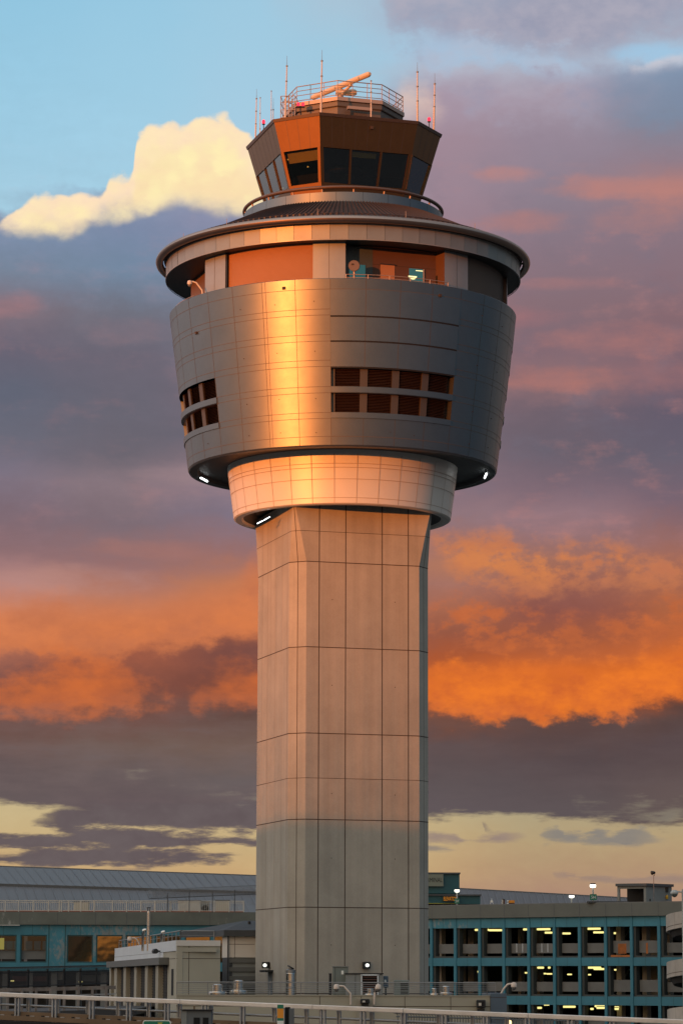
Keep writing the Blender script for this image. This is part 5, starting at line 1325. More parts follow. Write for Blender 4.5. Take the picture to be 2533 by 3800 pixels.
for i, (a, b) in enumerate(wins):
    xa, xb = xz(a, 3500)[0], xz(b, 3500)[0]
    f = MB()
    for q in ((xa, xa + .1, zw0, zw1), (xb - .1, xb, zw0, zw1), (xa + .1, xb - .1, zw1 - .1, zw1), (xa + .1, xb - .1, zw0, zw0 + .1)): f.fbox(O, EX, EY, K, q[0], q[1], .06, .4, q[2], q[3])
    wo_ = f.build('window', 'teal_dark', t)
    if a < 200:
        zm_ = xz(100, 3527)[1]
        MB().fbox(O, EX, EY, K, xa + .1, xb - .1, .45, .55, zw0 + .3, zm_).build('guard_panel', 'garage_panel', wo_)
        MB().fbox(O, EX, EY, K, xa, xb, 6, 6.1, zw0 - 1, zw1 + .5).build('dark_room', 'garage_dark', wo_)
        for fx in (.18, .5, .82): x = xa + (xb - xa) * fx; MB().fbox(O, EX, EY, K, x - .28, x + .28, 3.2, 3.5, zm_ + .1, zw1 - .5).build('inner_panel', 'teal_clean', wo_)
        if i == 1:
            MB().fbox(O, EX, EY, K, xa + .1, xa + .62, 2.0, 2.05, zm_ + .1, zw1 - .25).build('lit_pane', 'yellow_room', wo_)
        MB().quad(O + EX * (xa + .1) + EY * .3 + K * zm_, O + EX * (xb - .1) + EY * .3 + K * zm_, O + EX * (xb - .1) + EY * .3 + K * (zw1 - .1), O + EX * (xa + .1) + EY * .3 + K * (zw1 - .1)).build('pane', 'clear_glass', wo_)
    else:
        tl_ = (.0, .0, .0, .085, .012, -.01, .02, .0, .015, .0)[i]      # old panes lean a little, one is bowed for a dark slanted reflection
        pw = [O + EX * (xa + .1) + EY * .2 + K * (zw0 + .1), O + EX * (xb - .1) + EY * .2 + K * (zw0 + .1), O + EX * (xb - .1) + EY * (.2 - (0 if i == 3 else tl_)) + K * (zw1 - .1), O + EX * (xa + .1) + EY * (.2 - tl_) + K * (zw1 - .1)]
        MB().add(pw, [(0, 1, 3), (1, 2, 3)] if i != 3 else [(0, 1, 2), (0, 2, 3)], 0, True).build('pane', 'mirror_glass', wo_)
# lower level in shadow
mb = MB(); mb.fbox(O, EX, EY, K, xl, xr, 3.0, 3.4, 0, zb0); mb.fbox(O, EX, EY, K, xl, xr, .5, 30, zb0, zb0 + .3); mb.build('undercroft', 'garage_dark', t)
for px in (20, 110, 200, 292, 384):
    x = xz(px, 3620)[0]; MB().fbox(O, EX, EY, K, x - .25, x + .25, .3, .8, 0, zb0 - .01).build('column', 'garage_panel', t)
for a, b, y0, y1, m_ in ((186, 226, 3605, 3636, 'cream_paint'), (292, 352, 3618, 3642, 'garage_panel'), (354, 420, 3618, 3642, 'garage_panel'), (35, 170, 3622, 3642, 'rust_dull')):
    if m_ == 'rust_dull' and m_ not in MATS: principled('rust_dull', (.16, .06, .055), .8)
    xa, z1 = xz(a, y0, YT - 1); xb, z0 = xz(b, y1, YT - 1); MB().fbox(O, EX, EY, K, xa, xb, 1.4, 1.5, z0, z1).build('guard_panel', m_, t)
for px, py in ((300, 3643), (46, 3640)):
    p = at(px, py, YT - 2); tl = thing('low_lamp', p, 'small lit lamp under the teal building ' + ('behind the black fence, near the plant building' if px > 200 else 'at the far left'), 'lamp', 'small lamps under the teal building')
    MB().box(p, .3, .12, .1).build('lens', 'garage_tube', tl); MB().tube([p + EY * .1, p + EY * .1 + K * .9], .03, 6).build('stem', 'dark_steel', tl)
# rooftop picket fence, boxes and barbed wire
YF = YT + .6
fx0, fx1 = at(-60, 3385, YF), at(905, 3385, YF); zf0 = zp1 + .1; zf1 = at(400, 3343, YF).z
t = thing('picket_fence', Vector(((fx0.x + fx1.x) / 2, YF, zf0)), 'cream metal picket fence on the roof of the teal building', 'fence')
m = MB()
x = fx0.x
while x < fx1.x: m.box((x, YF, (zf0 + zf1) / 2), .035, .03, zf1 - zf0 - .1); x += .17
m.box(((fx0.x + fx1.x) / 2, YF, zf1 - .15), fx1.x - fx0.x, .04, .05); m.box(((fx0.x + fx1.x) / 2, YF, zf0 + .12), fx1.x - fx0.x, .04, .05); m.build('picket_grille', 'cream_paint', t)
MB().box(((fx0.x + fx1.x) / 2, YF - .02, zf1), fx1.x - fx0.x, .08, .07).build('top_rail', 'cream_paint', t)
MB().box(((fx0.x + fx1.x) / 2, YF - .02, zf0 + .03), fx1.x - fx0.x, .1, .1).build('base_rail', 'red_base', t)
for px in (20, 70, 124, 180, 221, 229, 255, 300, 350, 418, 470, 523, 575, 632, 686, 740, 795, 850, 904):
    p = at(px, 3385, YF); MB().box((p.x, YF - .03, (zf0 + zf1) / 2), .09, .09, zf1 - zf0).build('post', 'cream_paint', t)
YG = YT + 3
for x0, x1, y0, y1, m_, l, nm in ((662, 745, 3343, 3385, 'cream_paint', 'cream roof box behind the picket fence', 'roof_box'), (746, 776, 3346, 3385, 'unit_grey', 'dark grey fan unit behind the picket fence', 'fan_unit'), (800, 850, 3342, 3385, 'cream_column', 'beige roof box at the right end of the picket fence', 'roof_box'), (275, 330, 3348, 3386, 'cream_column', 'pale low roof box behind the left part of the picket fence', 'roof_box')):
    a, b = at(x0, y0, YG), at(x1, y1, YG); t = thing(nm, Vector(((a.x + b.x) / 2, YG, zf0)), l, 'roof unit')
    MB().bbox(((a.x + b.x) / 2, YG + .5, (a.z + zf0) / 2), b.x - a.x, 1, a.z - zf0, .05).build('casing', m_, t)
    MB().box(((a.x + b.x) / 2, YG + .5, a.z + .03), b.x - a.x + .1, 1.1, .06).build('lid', 'gutter', t)
    if nm == 'fan_unit':
        cx, cz = (a.x + b.x) / 2, (a.z + zf0) / 2; R = .3
        MB().loft([[Vector((cx + R * s_ * cos(2 * pi * k / 18), YG - .03, cz - .1 + R * s_ * sin(2 * pi * k / 18))) for k in range(18)] for s_ in (1, .2)]).build('fan_grille', 'black_void', t)
w0, w1 = at(556, 3319, YT + 1.4), at(1010, 3299, YT - 6); R = .40
t = thing('barbed_wire', (w0 + w1) / 2, 'long coil of barbed wire above the roof of the teal building', 'barbed wire')
d = w1 - w0; dn_ = d.normalized(); e1 = dn_.cross(K).normalized(); e2 = e1.cross(dn_)
m = MB(); nt_ = 92
m.tube([w0 + d * (i / (nt_ * 12)) + e1 * R * cos(2 * pi * i / 12) + e2 * R * sin(2 * pi * i / 12) for i in range(nt_ * 12 + 1)], .014, 4)
m.build('coil', 'wire_grey', t)
for f in (.15, .33, .52, .7, .88):
    p = w0 + d * f; MB().tube([Vector((p.x, p.y, zp1)), p + K * .05], .04, 6).build('post', 'gutter', t)
MB().tube([w0 - e2 * R * .9, w1 - e2 * R * .9], .03, 6).build('line_wire', 'gutter', t)

# big metal hangar roofs behind
def hangar(pxs, ridge, gut, eave, Y0, label, slope_d):
    a, b = pxs
    t = thing('hangar', Vector((at((a + b) / 2, 3400, Y0).x, Y0, 0)), label, 'hangar')
    R0, R1 = at(a, ridge[0], Y0), at(b, ridge[1], Y0)
    G0, G1 = at(a, gut[0], Y0 - slope_d * .5), at(b, gut[1], Y0 - slope_d * .5)
    E0, E1 = at(a, eave[0], Y0 - slope_d), at(b, eave[1], Y0 - slope_d)
    m = MB(); m.quad(G0, G1, R1, R0); m.quad(E0, E1, G1 - K * .3, G0 - K * .3); m.quad(G0 - K * .3, G1 - K * .3, G1, G0, 2)
    n = 44
    for j in range(n):
        f = (j + .5) / n; f2 = f - .035
        for A0, A1, B0, B1 in ((G0, G1, R0, R1), (E0, E1, G0 - K * .3, G1 - K * .3)):
            if f2 < 0: continue
            p, q_ = lerp(A0, A1, f) + K * .03 - EY * .05, lerp(B0, B1, f2) + K * .03 - EY * .05; w_ = (A1 - A0).normalized() * .035
            m.quad(p - w_, p + w_, q_ + w_, q_ - w_, 1)
    m.build('roof', ['roof_metal', 'roof_seam', 'gutter'], t)
    MB().tube([R0, R1], .12, 6).build('ridge_cap', 'gutter', t)
    m = MB(); m.quad(Vector((E0.x, E0.y, 0)), Vector((E1.x, E1.y, 0)), E1, E0); m.build('wall', 'roof_metal', t)
    return t
hangar((-120, 1420), (3211, 3267), (3275, 3322), (3420, 3420), 365., 'vast grey metal hangar roof behind the teal building, left of the shaft', 40)
hangar((1300, 2420), (3275, 3338), (3425, 3425), (3480, 3480), 380., 'grey metal hangar roof behind the parking garage, right of the shaft', 40)

# ------------------------------------------------------------------ parking garage on the right
PL = at(1500, 3415, 257.); PR = at(2640, 3393, 238.2); zpb = at(2475, 3397, 240.9).z
PL.z = PR.z = zpb
ge = (PR - PL); GL = ge.length; ge.normalize(); gm_ = Vector((-ge.y, ge.x, 0))        # gm_ points away from the camera
gO = Vector((PL.x, PL.y, 0))
def gs(px, py, dep=0.):
    p = hit(px, py, gO + gm_ * dep, gm_); return (p - gO).dot(ge), p.z
def gz(py, px=2300): return gs(px, py)[1]
gar = t = thing('parking_garage', gO + ge * GL / 2 + gm_ * 20, 'teal multi-storey parking garage with lit decks and grey parapet', 'parking garage')
zP1 = gz(3351, 2300); zP0 = gz(3400, 2300)
mb = MB(); mb.fbox(gO, ge, gm_, K, 0, GL, -.25, .35, zP0, zP1)
for px in (1608, 1698, 1788, 1876, 1965, 2060, 2154, 2250, 2348, 2446): s_ = gs(px, 3380)[0]; mb.fbox(gO, ge, gm_, K, s_ - .02, s_ + .02, -.256, -.25, zP0, zP1, 1)
mb.build('parapet', ['grey_clean', 'gutter'], t)
MB().fbox(gO, ge, gm_, K, 0, GL, -.2, .3, zP1 + .002, zP1 + .07).build('coping', 'garage_panel', t)
lv = [(gz(3438), gz(3553)), (gz(3584), gz(3698)), (gz(3731), gz(3845))]
bands = [(lv[0][0], zP0 - .01), (lv[1][0], lv[0][1]), (lv[2][0], lv[1][1]), (lv[2][1] - .7, lv[2][1])]
cols_ = [1599.6, 1688, 1778, 1867.5, 1960, 2055, 2148.5, 2245, 2341, 2443, 2545]
cs = [gs(c, 3500)[0] for c in cols_]
cs = [cs[0] - 2.1] + cs
for z0, z1 in bands:
    m = MB(); m.fbox(gO, ge, gm_, K, 0, GL, 0, .4, z0, z1)
    for a, b in zip(cs, cs[1:]):
        s_ = (a + b) / 2; m.fbox(gO, ge, gm_, K, s_ - .015, s_ + .015, -.005, 0, z0, z1, 1)
    m.build('spandrel', ['teal_wall' if z1 > zP0 - .1 else 'teal_clean', 'teal_dark'], t)
for c in cs:
    MB().fbox(gO, ge, gm_, K, c - .13, c + .13, -.05, .45, 0, zP0 - .02).build('column', 'teal_clean', t)
for li, (z1, z0) in enumerate(lv):
    for bi, (a, b) in enumerate(zip(cs, cs[1:])):
        a_, b_ = a + .13, b - .13; px = cols_[bi] if bi < len(cols_) else 0
        f = MB()
        for q in ((a_, a_ + .22, z0, z1), (b_ - .1, b_, z0, z1), (a_ + .22, b_ - .1, z0, z0 + .14)): f.fbox(gO, ge, gm_, K, q[0], q[1], .12, .7, q[2], q[3])
        op_ = f.build('opening_frame', 'opening_frame', t)
        ph = (z1 - z0) * .47
        rust = li == 0 and bi == 8
        g_ = MB().fbox(gO, ge, gm_, K, a_ + .3, b_ - .1, .5, .62, z0 + .38, z0 + ph + (.18 if (bi in (8, 9) and li < 2) else 0)).build('guard_panel', 'garage_panel', op_)
        if rust:
            tag(g_, 'rust-streaked guard panel'); MB().fbox(gO, ge, gm_, K, a_ + .75, a_ + 1.55, .49, .5, z0 + .3, z0 + ph * .95).build('rust_patch', 'rust_panel', op_)
            MB().fbox(gO, ge, gm_, K, a_ + .3, b_ - .1, .11, .12, z0 + .04, z0 + .2).build('rust_patch', 'rust_panel', op_)
        if li == 0 and bi == 9: MB().fbox(gO, ge, gm_, K, a_ + .95, a_ + 1.12, .49, .5, z0 + .3, z0 + ph).build('rust_patch', 'rust_panel', op_)
        if li == 0 and bi in (4, 5):
            for q in (.35, .75): MB().fbox(gO, ge, gm_, K, a_ + .3 + q * 1.5, a_ + .36 + q * 1.5, .48, .5, z0 + .45, z0 + ph).build('bright_post', 'light_metal', op_)
# decks, ceilings, inner columns and back wall
for z1, z0 in lv:
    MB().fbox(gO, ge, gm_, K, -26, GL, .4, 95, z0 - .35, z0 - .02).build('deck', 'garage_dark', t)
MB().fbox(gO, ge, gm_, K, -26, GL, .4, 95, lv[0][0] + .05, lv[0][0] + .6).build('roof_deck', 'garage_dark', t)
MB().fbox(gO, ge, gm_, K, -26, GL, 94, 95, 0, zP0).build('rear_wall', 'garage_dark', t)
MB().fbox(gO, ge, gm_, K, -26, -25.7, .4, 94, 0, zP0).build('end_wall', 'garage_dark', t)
for px, dep, w_ in ((1629, 3, .24), (1706, 4, .2), (1745, 9, .3), (1925, 8, .15), (1995, 12, .16), (2293, 3, .24), (2388, 3.4, .22), (2470, 6, .3)):
    for z1, z0 in lv:
        s_ = gs(px, (3500), dep)[0]; MB().fbox(gO, ge, gm_, K, s_ - w_, s_ + w_, dep, dep + .6, z0 - .02, z1 + .05).build('inner_column', 'cream_column', t)
m_ = [(2398, 2440, 5.)]
for li, (z1, z0) in enumerate(lv[:2]):
    a, b = gs(2400, 3480, 7)[0], gs(2438, 3480, 7)[0]; MB().fbox(gO, ge, gm_, K, a, b, 7, 7.3, z0 - .02, z1 + .05).build('stair_wall', 'cream_column', t)
    a, b = gs(2300, 3480, 5)[0], gs(2332, 3480, 5)[0]
    MB().tube([gO + ge * a + gm_ * 5 + K * (z0 + 1), gO + ge * b + gm_ * 5 + K * (z1 - .2)], .09, 6).build('stair_stringer', 'gutter', t)
# tube lights on the garage ceilings: photo rows give the depth
lamps0 = [(1762, 1772, 3449), (1789, 1811, 3450), (1814, 1860, 3452), (1941, 1953, 3446), (1968, 1990, 3446), (1993, 2039, 3448), (2021, 2046, 3461), (2062, 2114, 3464), (2158, 2176, 3442), (2179, 2225, 3445), (2201, 2237, 3460), (2253, 2287, 3463)]
lamps1 = [(1974, 1990, 3586), (1994, 2015, 3586), (2033, 2039, 3588), (2162, 2178, 3585), (2180, 2227, 3586), (2202, 2240, 3596), (2256, 2290, 3599), (1790, 1805, 3607), (1795, 1805, 3614), (1813, 1818, 3615), (1836, 1850, 3616), (1758, 1772, 3606), (1936, 1954, 3610), (1936, 1954, 3618), (1972, 1985, 3612), (1972, 1990, 3619), (2007, 2011, 3620), (2009, 2024, 3613), (2027, 2046, 3614), (2033, 2047, 3621), (2065, 2075, 3614), (2065, 2076, 3622), (2104, 2119, 3616), (2106, 2111, 3623), (2121, 2143, 3623), (2168, 2190, 3617), (2170, 2174, 3625), (2183, 2193, 3625), (1878, 1883, 3609), (1878, 1882, 3616)]
lamps2 = [(1880, 1888, 3738), (1973, 2007, 3740), (1980, 2006, 3728.5), (2010, 2035, 3728.5), (2087, 2132, 3736), (2206, 2243, 3734), (2213, 2243, 3740), (2190, 2199, 3744), (2259, 2293, 3738), (2280, 2292, 3744)]
depth_word = {0: 'top', 1: 'middle', 2: 'lowest'}
bayn = ['first', 'second', 'third', 'fourth', 'fifth', 'sixth', 'seventh', 'eighth', 'ninth', 'tenth', 'eleventh', 'twelfth']
lamp_rows = []
for li, L in enumerate((lamps0, lamps1, lamps2)):
    zc = lv[li][0] - .02
    for a, b, y in L:
        q_ = on_z((a + b) / 2, y, zc - .16); dep = (q_ - gO).dot(gm_)
        if q_.y < 100 or dep > 40: dep = 40. + max(0, min(36, (y - 3606) * 2.))
        dep = max(1.0, dep)
        pa, pb = hit(a, y, gO + gm_ * dep, gm_), hit(b, y, gO + gm_ * dep, gm_)
        if pa.z > zc - .12: pa.z = zc - .12; pb.z = zc - .12
        near = 'near the front' if dep < 12 else ('halfway back' if dep < 40 else 'deep inside')
        bi = sum(1 for c in cols_ if c < (a + b) / 2)
        lbl = f'{"long" if b - a > 20 else "short"} lit tube lamp {near}, {depth_word[li]} garage deck, {bayn[bi]} bay from the shaft'
        lamp_rows.append((lbl, a, y, pa, pb, dep))
lamp_rows.sort(key=lambda q: (q[0], q[1], q[2])); tot = {}
for q in lamp_rows: tot[q[0]] = tot.get(q[0], 0) + 1
seen_ = {}
if True:
    for lbl, a, y, pa, pb, dep in lamp_rows:
        if tot[lbl] > 1:
            seen_[lbl] = seen_.get(lbl, 0) + 1; k_ = seen_[lbl]
            short = lbl.replace(' lit tube lamp', ' lamp').replace(' from the shaft', '').replace(' garage deck', ' deck')
            lab = short + ', ' + (('upper' if k_ == 1 else 'lower') + ' one' if tot[lbl] == 2 else bayn[k_ - 1] + ' one from shaft')
        else: lab = lbl
        tl = thing('tube_lamp', (pa + pb) / 2, lab, 'tube lamp', 'tube lamps on the garage ceilings')
        r_ = .085 if dep < 20 else .075
        MB().tube([pa, pb], r_, 8).build('tube', 'garage_tube', tl)
        MB().fbox((pa + pb) / 2, ge, gm_, K, -(pb - pa).length / 2, (pb - pa).length / 2, -.07, .07, .09, .15).build('fitting', 'garage_panel', tl)
for lbl in (): pass
# pale hanging panel on the middle deck
a, z1 = gs(2014, 3589, 6); b, z0 = gs(2035, 3607, 6)
tp = thing('hanging_sign', gO + ge * ((a + b) / 2) + gm_ * 6 + K * z1, 'blank pale square panel hanging from the middle garage deck', 'sign')
MB().fbox(gO, ge, gm_, K, a, b, 6, 6.08, z0, z1).build('panel', 'grey_clean', tp); MB().tube([gO + ge * ((a + b) / 2) + gm_ * 6.04 + K * z1, gO + ge * ((a + b) / 2) + gm_ * 6.04 + K * (lv[1][0])], .03, 6).build('hanger', 'dark_steel', tp)
# parked cars on the lowest visible deck
def parked_car(o, fx, paint, label):
    fy = Vector((-fx.y, fx.x, 0)); t = thing('parked_car', o, label, 'car', 'cars parked in the garage')
    prof = [(-2.2, .35), (-2.25, .7), (-2.1, .92), (-1.2, 1.0), (1.35, 1.0), (2.15, .85), (2.2, .5), (2.1, .3)]
    rings = [[o + fx * x + fy * s_ * w_ + K * z for x, z in prof] for s_, w_ in ((-1, .78), (-1, .88), (1, .88), (1, .78))]
    for rg, sc in ((rings[0], .97), (rings[3], .97)): pass
    MB().loft(rings, 0, True).build('body', paint, t)
    pr2 = [(-1.75, .99), (-1.15, 1.46), (.25, 1.5), (1.15, .99)]
    MB().loft([[o + fx * x * (1 if w_ > .75 else .96) + fy * s_ * w_ + K * z for x, z in pr2] for s_, w_ in ((-1, .72), (-1, .76), (1, .76), (1, .72))], 0, True).build('cabin_glass', 'car_glass', t)
    MB().loft([[o + fx * x + fy * s_ * .66 + K * z for x, z in ((-1.2, 1.47), (-1.1, 1.53), (.2, 1.55), (.32, 1.49))] for s_ in (-1, 1)], 0, True).build('roof', paint, t)
    for x in (-1.35, 1.35):
        for s_ in (-1, 1):
            c = o + fx * x + fy * s_ * .8 + K * .33; w_ = MB(); w_.tube([c - fy * .11, c + fy * .11], .33, 16); wh = w_.build('wheel', 'rubber', t); MB().tube([c - fy * .115, c + fy * .115], .19, 12).build('rim', 'galv', wh)
    for s_ in (-.6, .6): c = o + fx * 2.16 + fy * s_ + K * .72; MB().box(c, .3, .12, .14, 0, atan2(fx.y, fx.x)).build('headlight', 'sign_white', t)
zfl = lv[2][1] - .02
for px, dep, pt, l in ((2020, 3.6, 'car_paint', 'dark parked car in the fifth lowest garage bay'), (2105, 4., 'car_paint_pale', 'pale parked car behind the lowest garage deck opening'), (2195, 4.4, 'car_paint', 'dark parked car in the seventh lowest garage bay')):
    s_ = gs(px, 3800, dep)[0]; parked_car(gO + ge * s_ + gm_ * (dep + 1) + K * zfl, (ge * .35 - gm_ * .94).normalized(), pt, l)

# garage roof things
ZT = zP1
YE = 285.
def block(t, nm, x0, x1, y0, y1, Y, dep, mat): a, b = at(x0, y0, Y), at(x1, y1, Y); return MB().fbox(Vector((0, Y, 0)), EX, EY, K, a.x, b.x, 0, dep, b.z, a.z).build(nm, mat, t), a, b
ec = at(1600, 3360, YE)
t = elev = thing('elevator_building', Vector((ec.x, YE + 4, ZT - 1)), 'dark teal elevator building with stepped roof on the garage deck', 'elevator building')
_, a, b = block(t, 'tower_block', 1480, 1704, 3243, 3316, YE, 6, 'teal_dark'); block(t, 'roof_cap', 1476, 1707, 3237, 3243, YE - .2, 6.4, 'gutter')
_, a2_, b2_ = block(t, 'lower_block', 1480, 1781, 3324, 3355, YE - 1, 8, 'teal_dark'); block(t, 'roof_cap', 1478, 1784, 3318, 3324, YE - 1.2, 8.4, 'gutter')
block(t, 'yellow_trim', 1480, 1700, 3351, 3353.5, YE - 1.1, .1, 'sign_yellow')
block(t, 'glazing', 1480, 1775, 3356, 3400, YE, .2, 'glass_brown')
block(t, 'lower_wall', 1480, 1781, 3372, 3460, YE - .2, 8, 'teal_dark')
for px in (1610, 1643, 1674, 1695, 1720, 1745, 1768): block(t, 'mullion', px - 1.5, px + 1.5, 3356, 3400, YE - .1, .15, 'cream_column')
def sign_panel(x0, x1, y0, y1, Y, mat, label, txt, tx, lmat, name='sign', grow=0):
    a, b = at(x0, y0, Y), at(x1, y1, Y)
    t = thing(name, Vector(((a.x + b.x) / 2, Y, b.z)), label, 'sign')
    MB().fbox(Vector((0, Y, 0)), EX, EY, K, a.x, b.x, 0, .1, b.z, a.z).build('panel', mat, t)
    p, q_ = at(tx[0], tx[3], Y - .01), at(tx[1], tx[2], Y - .01)
    lettering(txt, Vector((p.x, Y, p.z)), EX, q_.x - p.x, q_.z - p.z, lmat, t)
    return t
sign_panel(1545, 1644, 3244, 3289, YE - .3, 'panel_cream', 'pale TERMINAL sign panel on the elevator building, partly hidden by the shaft', 'TERMINAL', (1565, 1640, 3257, 3273), 'letter_black')
sign_panel(1642, 1701, 3324.5, 3346, YE - 1.5, 'letter_black', 'black sign with amber ELEVATORS lettering on the elevator building', 'ELEVATORS', (1645, 1697, 3328, 3342), 'letter_orange')
def roof_lamp(px, yh0, yh1, w, Y, label, sgn=None):
    zt, zb = at(px, yh0, Y).z, at(px, yh1, Y).z; c = at(px, yh1, Y); hw = (at(px + w / 2, yh1, Y).x - at(px - w / 2, yh1, Y).x) / 2
    t = thing('roof_lamp', Vector((c.x, Y, ZT - .8)), label, 'lamp post', 'lit lamp posts on the garage roof')
    MB().tube([Vector((c.x, Y, ZT - .8)), Vector((c.x, Y, zb))], .07, 8).build('pole', 'lamp_housing', t)
    hh = zt - zb; MB().rev((c.x, Y, 0), [(0, zt), (hw * .8, zt - .02), (hw, zt - hh * .25), (hw, zt - hh * .35)], n=20).build('lamp_shade', 'dark_steel', t)
    MB().rev((c.x, Y, 0), [(hw * .98, zt - hh * .35), (hw * .95, zb + hh * .15), (hw * .6, zb), (0, zb)], n=20).build('lens', 'lamp_glow', t)
    if sgn:
        x0, x1, y0, y1, lab = sgn; a, b = at(x0, y0, Y - .12), at(x1, y1, Y - .12)
        s_ = thing('row_sign', Vector(((a.x + b.x) / 2, Y - .12, b.z)), lab, 'sign', 'green 5H row signs')
        MB().fbox(Vector((0, Y - .12, 0)), EX, EY, K, a.x, b.x, 0, .04, b.z, a.z).build('panel', 'sign_green', s_)
        w_ = b.x - a.x; h_ = a.z - b.z
        lettering('5H', Vector((a.x + w_ * .17, Y - .12, b.z + h_ * .24)), EX, w_ * .68, h_ * .5, 'letter_white', s_)
roof_lamp(1694.5, 3297, 3311, 19, 262., 'lit roof lamp in front of the elevator building, left of all roof lamps', (1685, 1703, 3334, 3353, 'green 5H sign under the lamp by the elevator building'))
roof_lamp(2119, 3318, 3332, 20, 262., 'lit roof lamp standing low, between the orange sign and the 5H lamp')
roof_lamp(2198, 3277, 3294, 23, 258., 'tallest lit roof lamp, left of the roof shelter', (2187, 2212, 3318, 3340, 'green 5H sign on the lamp post left of the roof shelter'))
Y = 262.
a, b = at(1818, 3341, Y), at(1828, 3362, Y); t = thing('parking_sign', Vector(((a.x + b.x) / 2, Y, ZT - .8)), 'small white sign with a dark blue mark on the garage roof', 'sign')
MB().fbox(Vector((0, Y, 0)), EX, EY, K, a.x, b.x, 0, .04, b.z, a.z).build('panel', 'sign_white', t)
principled('mark_blue', (.02, .06, .2), .5); cx = (a.x + b.x) / 2; cz = (a.z + b.z) / 2 - .05
MB().fbox(Vector((0, Y, 0)), EX, EY, K, cx - .06, cx + .06, -.006, 0, cz - .12, cz + .1).build('mark', 'mark_blue', t)
MB().tube([Vector((cx, Y + .06, ZT - .8)), Vector((cx, Y + .06, a.z + .15))], .03, 6).build('post', 'sign_white', t)
for px, l in ((1863, 'left'), (1869, 'right')):
    p = at(px, 3338, Y); t = thing('roof_post', Vector((p.x, Y, ZT - .8)), ('pale' if l == 'left' else 'brown') + ' post of the pair on the garage roof', 'post')
    MB().tube([Vector((p.x, Y, ZT - .8)), Vector((p.x, Y, p.z))], .07, 8).build('shaft', 'cream_paint' if l == 'left' else 'brown_core', t); MB().rev((p.x, Y, 0), [(.09, p.z), (.09, p.z + .05), (0, p.z + .06)], n=8).build('cap', 'gutter', t)
a, b = at(1885, 3341, Y), at(1908, 3358, Y); t = thing('orange_sign', Vector(((a.x + b.x) / 2, Y, ZT - .8)), 'orange board over a dark lower panel on the garage roof', 'sign')
zm_ = (a.z * .45 + b.z * .55)
MB().fbox(Vector((0, Y, 0)), EX, EY, K, a.x, b.x, 0, .1, zm_, a.z).build('upper_board', 'sign_orange', t); MB().fbox(Vector((0, Y, 0)), EX, EY, K, a.x, b.x, 0.01, .1, b.z - .6, zm_ - .003).build('lower_board', 'brown_core', t)
for py in (3344, 3353): p = at(1883, py, Y); MB().rev((p.x, Y, 0), [(0, p.z + .07), (.07, p.z + .05), (.09, p.z), (.07, p.z - .05), (0, p.z - .07)], n=10).build('marker_ball', 'sign_white', t)
# roof shelter
Y = 250.; c0 = at(2395, 3288, Y); zt = at(2395, 3288, Y).z; zb = ZT - .5
fe = at(2288, 3288, Y + 1.2) - c0; fe.z = 0; FLn = fe.length; fe.normalize(); fn = Vector((fe.y, -fe.x, 0)); fn = fn if fn.y < 0 else -fn
se = at(2490, 3288, Y + 2.2) - c0; se.z = 0; SLn = se.length; se.normalize(); sn_ = Vector((se.y, -se.x, 0)); sn_ = sn_ if sn_.y < 0 else -sn_
o = Vector((c0.x, c0.y, 0))
t = thing('roof_shelter', Vector((c0.x, Y + 2, zb)), 'grey box-like stair shelter with a wide dark opening on the garage roof', 'shelter')
m = MB(); m.fbox(o, fe, fn, K, 0, .22, -.2, 0, zb, zt); m.fbox(o, fe, fn, K, FLn - .2, FLn, -.2, 0, zb, zt); m.fbox(o, fe, fn, K, .22, FLn - .2, -.2, 0, at(2330, 3297, Y).z, zt)
m.fbox(o, se, sn_, K, .01, SLn, -.2, -.003, zb, zt - .004); m.build('wall', 'grey_shelter' if 'grey_shelter' in MATS else principled('grey_shelter', (.22, .23, .22), .75, var=.1, vscale=.8), t)
m = MB(); m.quad(o + fe * .2 - fn * 2.2 + K * zb, o + fe * FLn - fn * 2.2 + K * zb, o + fe * FLn - fn * 2.2 + K * zt, o + fe * .2 - fn * 2.2 + K * zt); m.build('inner_wall', 'garage_dark', t)
m = MB(); rf = [o + fn * .15 - fe * .0 + sn_ * .1, o + fe * (FLn + .1) + fn * .15, o + fe * (FLn + .1) - fn * 3, o + se * (SLn + .1) - sn_ * 3, o + se * (SLn + .1) + sn_ * .15]
zq = at(2395, 3278, Y).z; m.loft([[p + K * (zt + .003) for p in rf], [p + K * zq for p in rf]], 0, True); m.build('roof', 'gutter', t)
p = hit(2471, 3302, o, sn_); m = MB(); m.fbox(Vector((p.x, p.y, p.z)), se, sn_, K, -.15, .15, 0, .08, -.2, .2); m.build('grille', 'garage_dark', t)
p = hit(2472, 3329, o, sn_); MB().rev((p.x, p.y - .12, 0), [(0, p.z + .18), (.1, p.z + .15), (.13, p.z), (.1, p.z - .15), (0, p.z - .18)], n=12).build('yellow_lamp', principled('lamp_yellow', (.55, .33, .03), .4), t)
p = hit(2409, 3340, o, sn_); MB().fbox(Vector((p.x, p.y, p.z)), se, sn_, K, -.04, .04, 0, .06, -.1, .1).build('switch', 'garage_dark', t)
MB().box(at(2252, 3347, 245), 3.4, .6, .12).build('low_kerb', 'gutter', t)
Y = 244.; p = at(2423, 3251, Y); t = thing('floodlight_pole', Vector((p.x, Y, ZT - .3)), 'thin rusty pole with a dark floodlight in front of the roof shelter', 'floodlight')
MB().tube([Vector((p.x, Y, ZT - .3)), p, p + Vector((.08, 0, .12)), p + Vector((.14, 0, .28))], .028, 6).build('pole', 'rusty_rail', t)
MB().tube([p + Vector((.1, 0, .03)), p + Vector((-.1, 0, .12)), p + Vector((-.1, 0, .3))], .02, 5).build('yoke', 'rusty_rail', t)
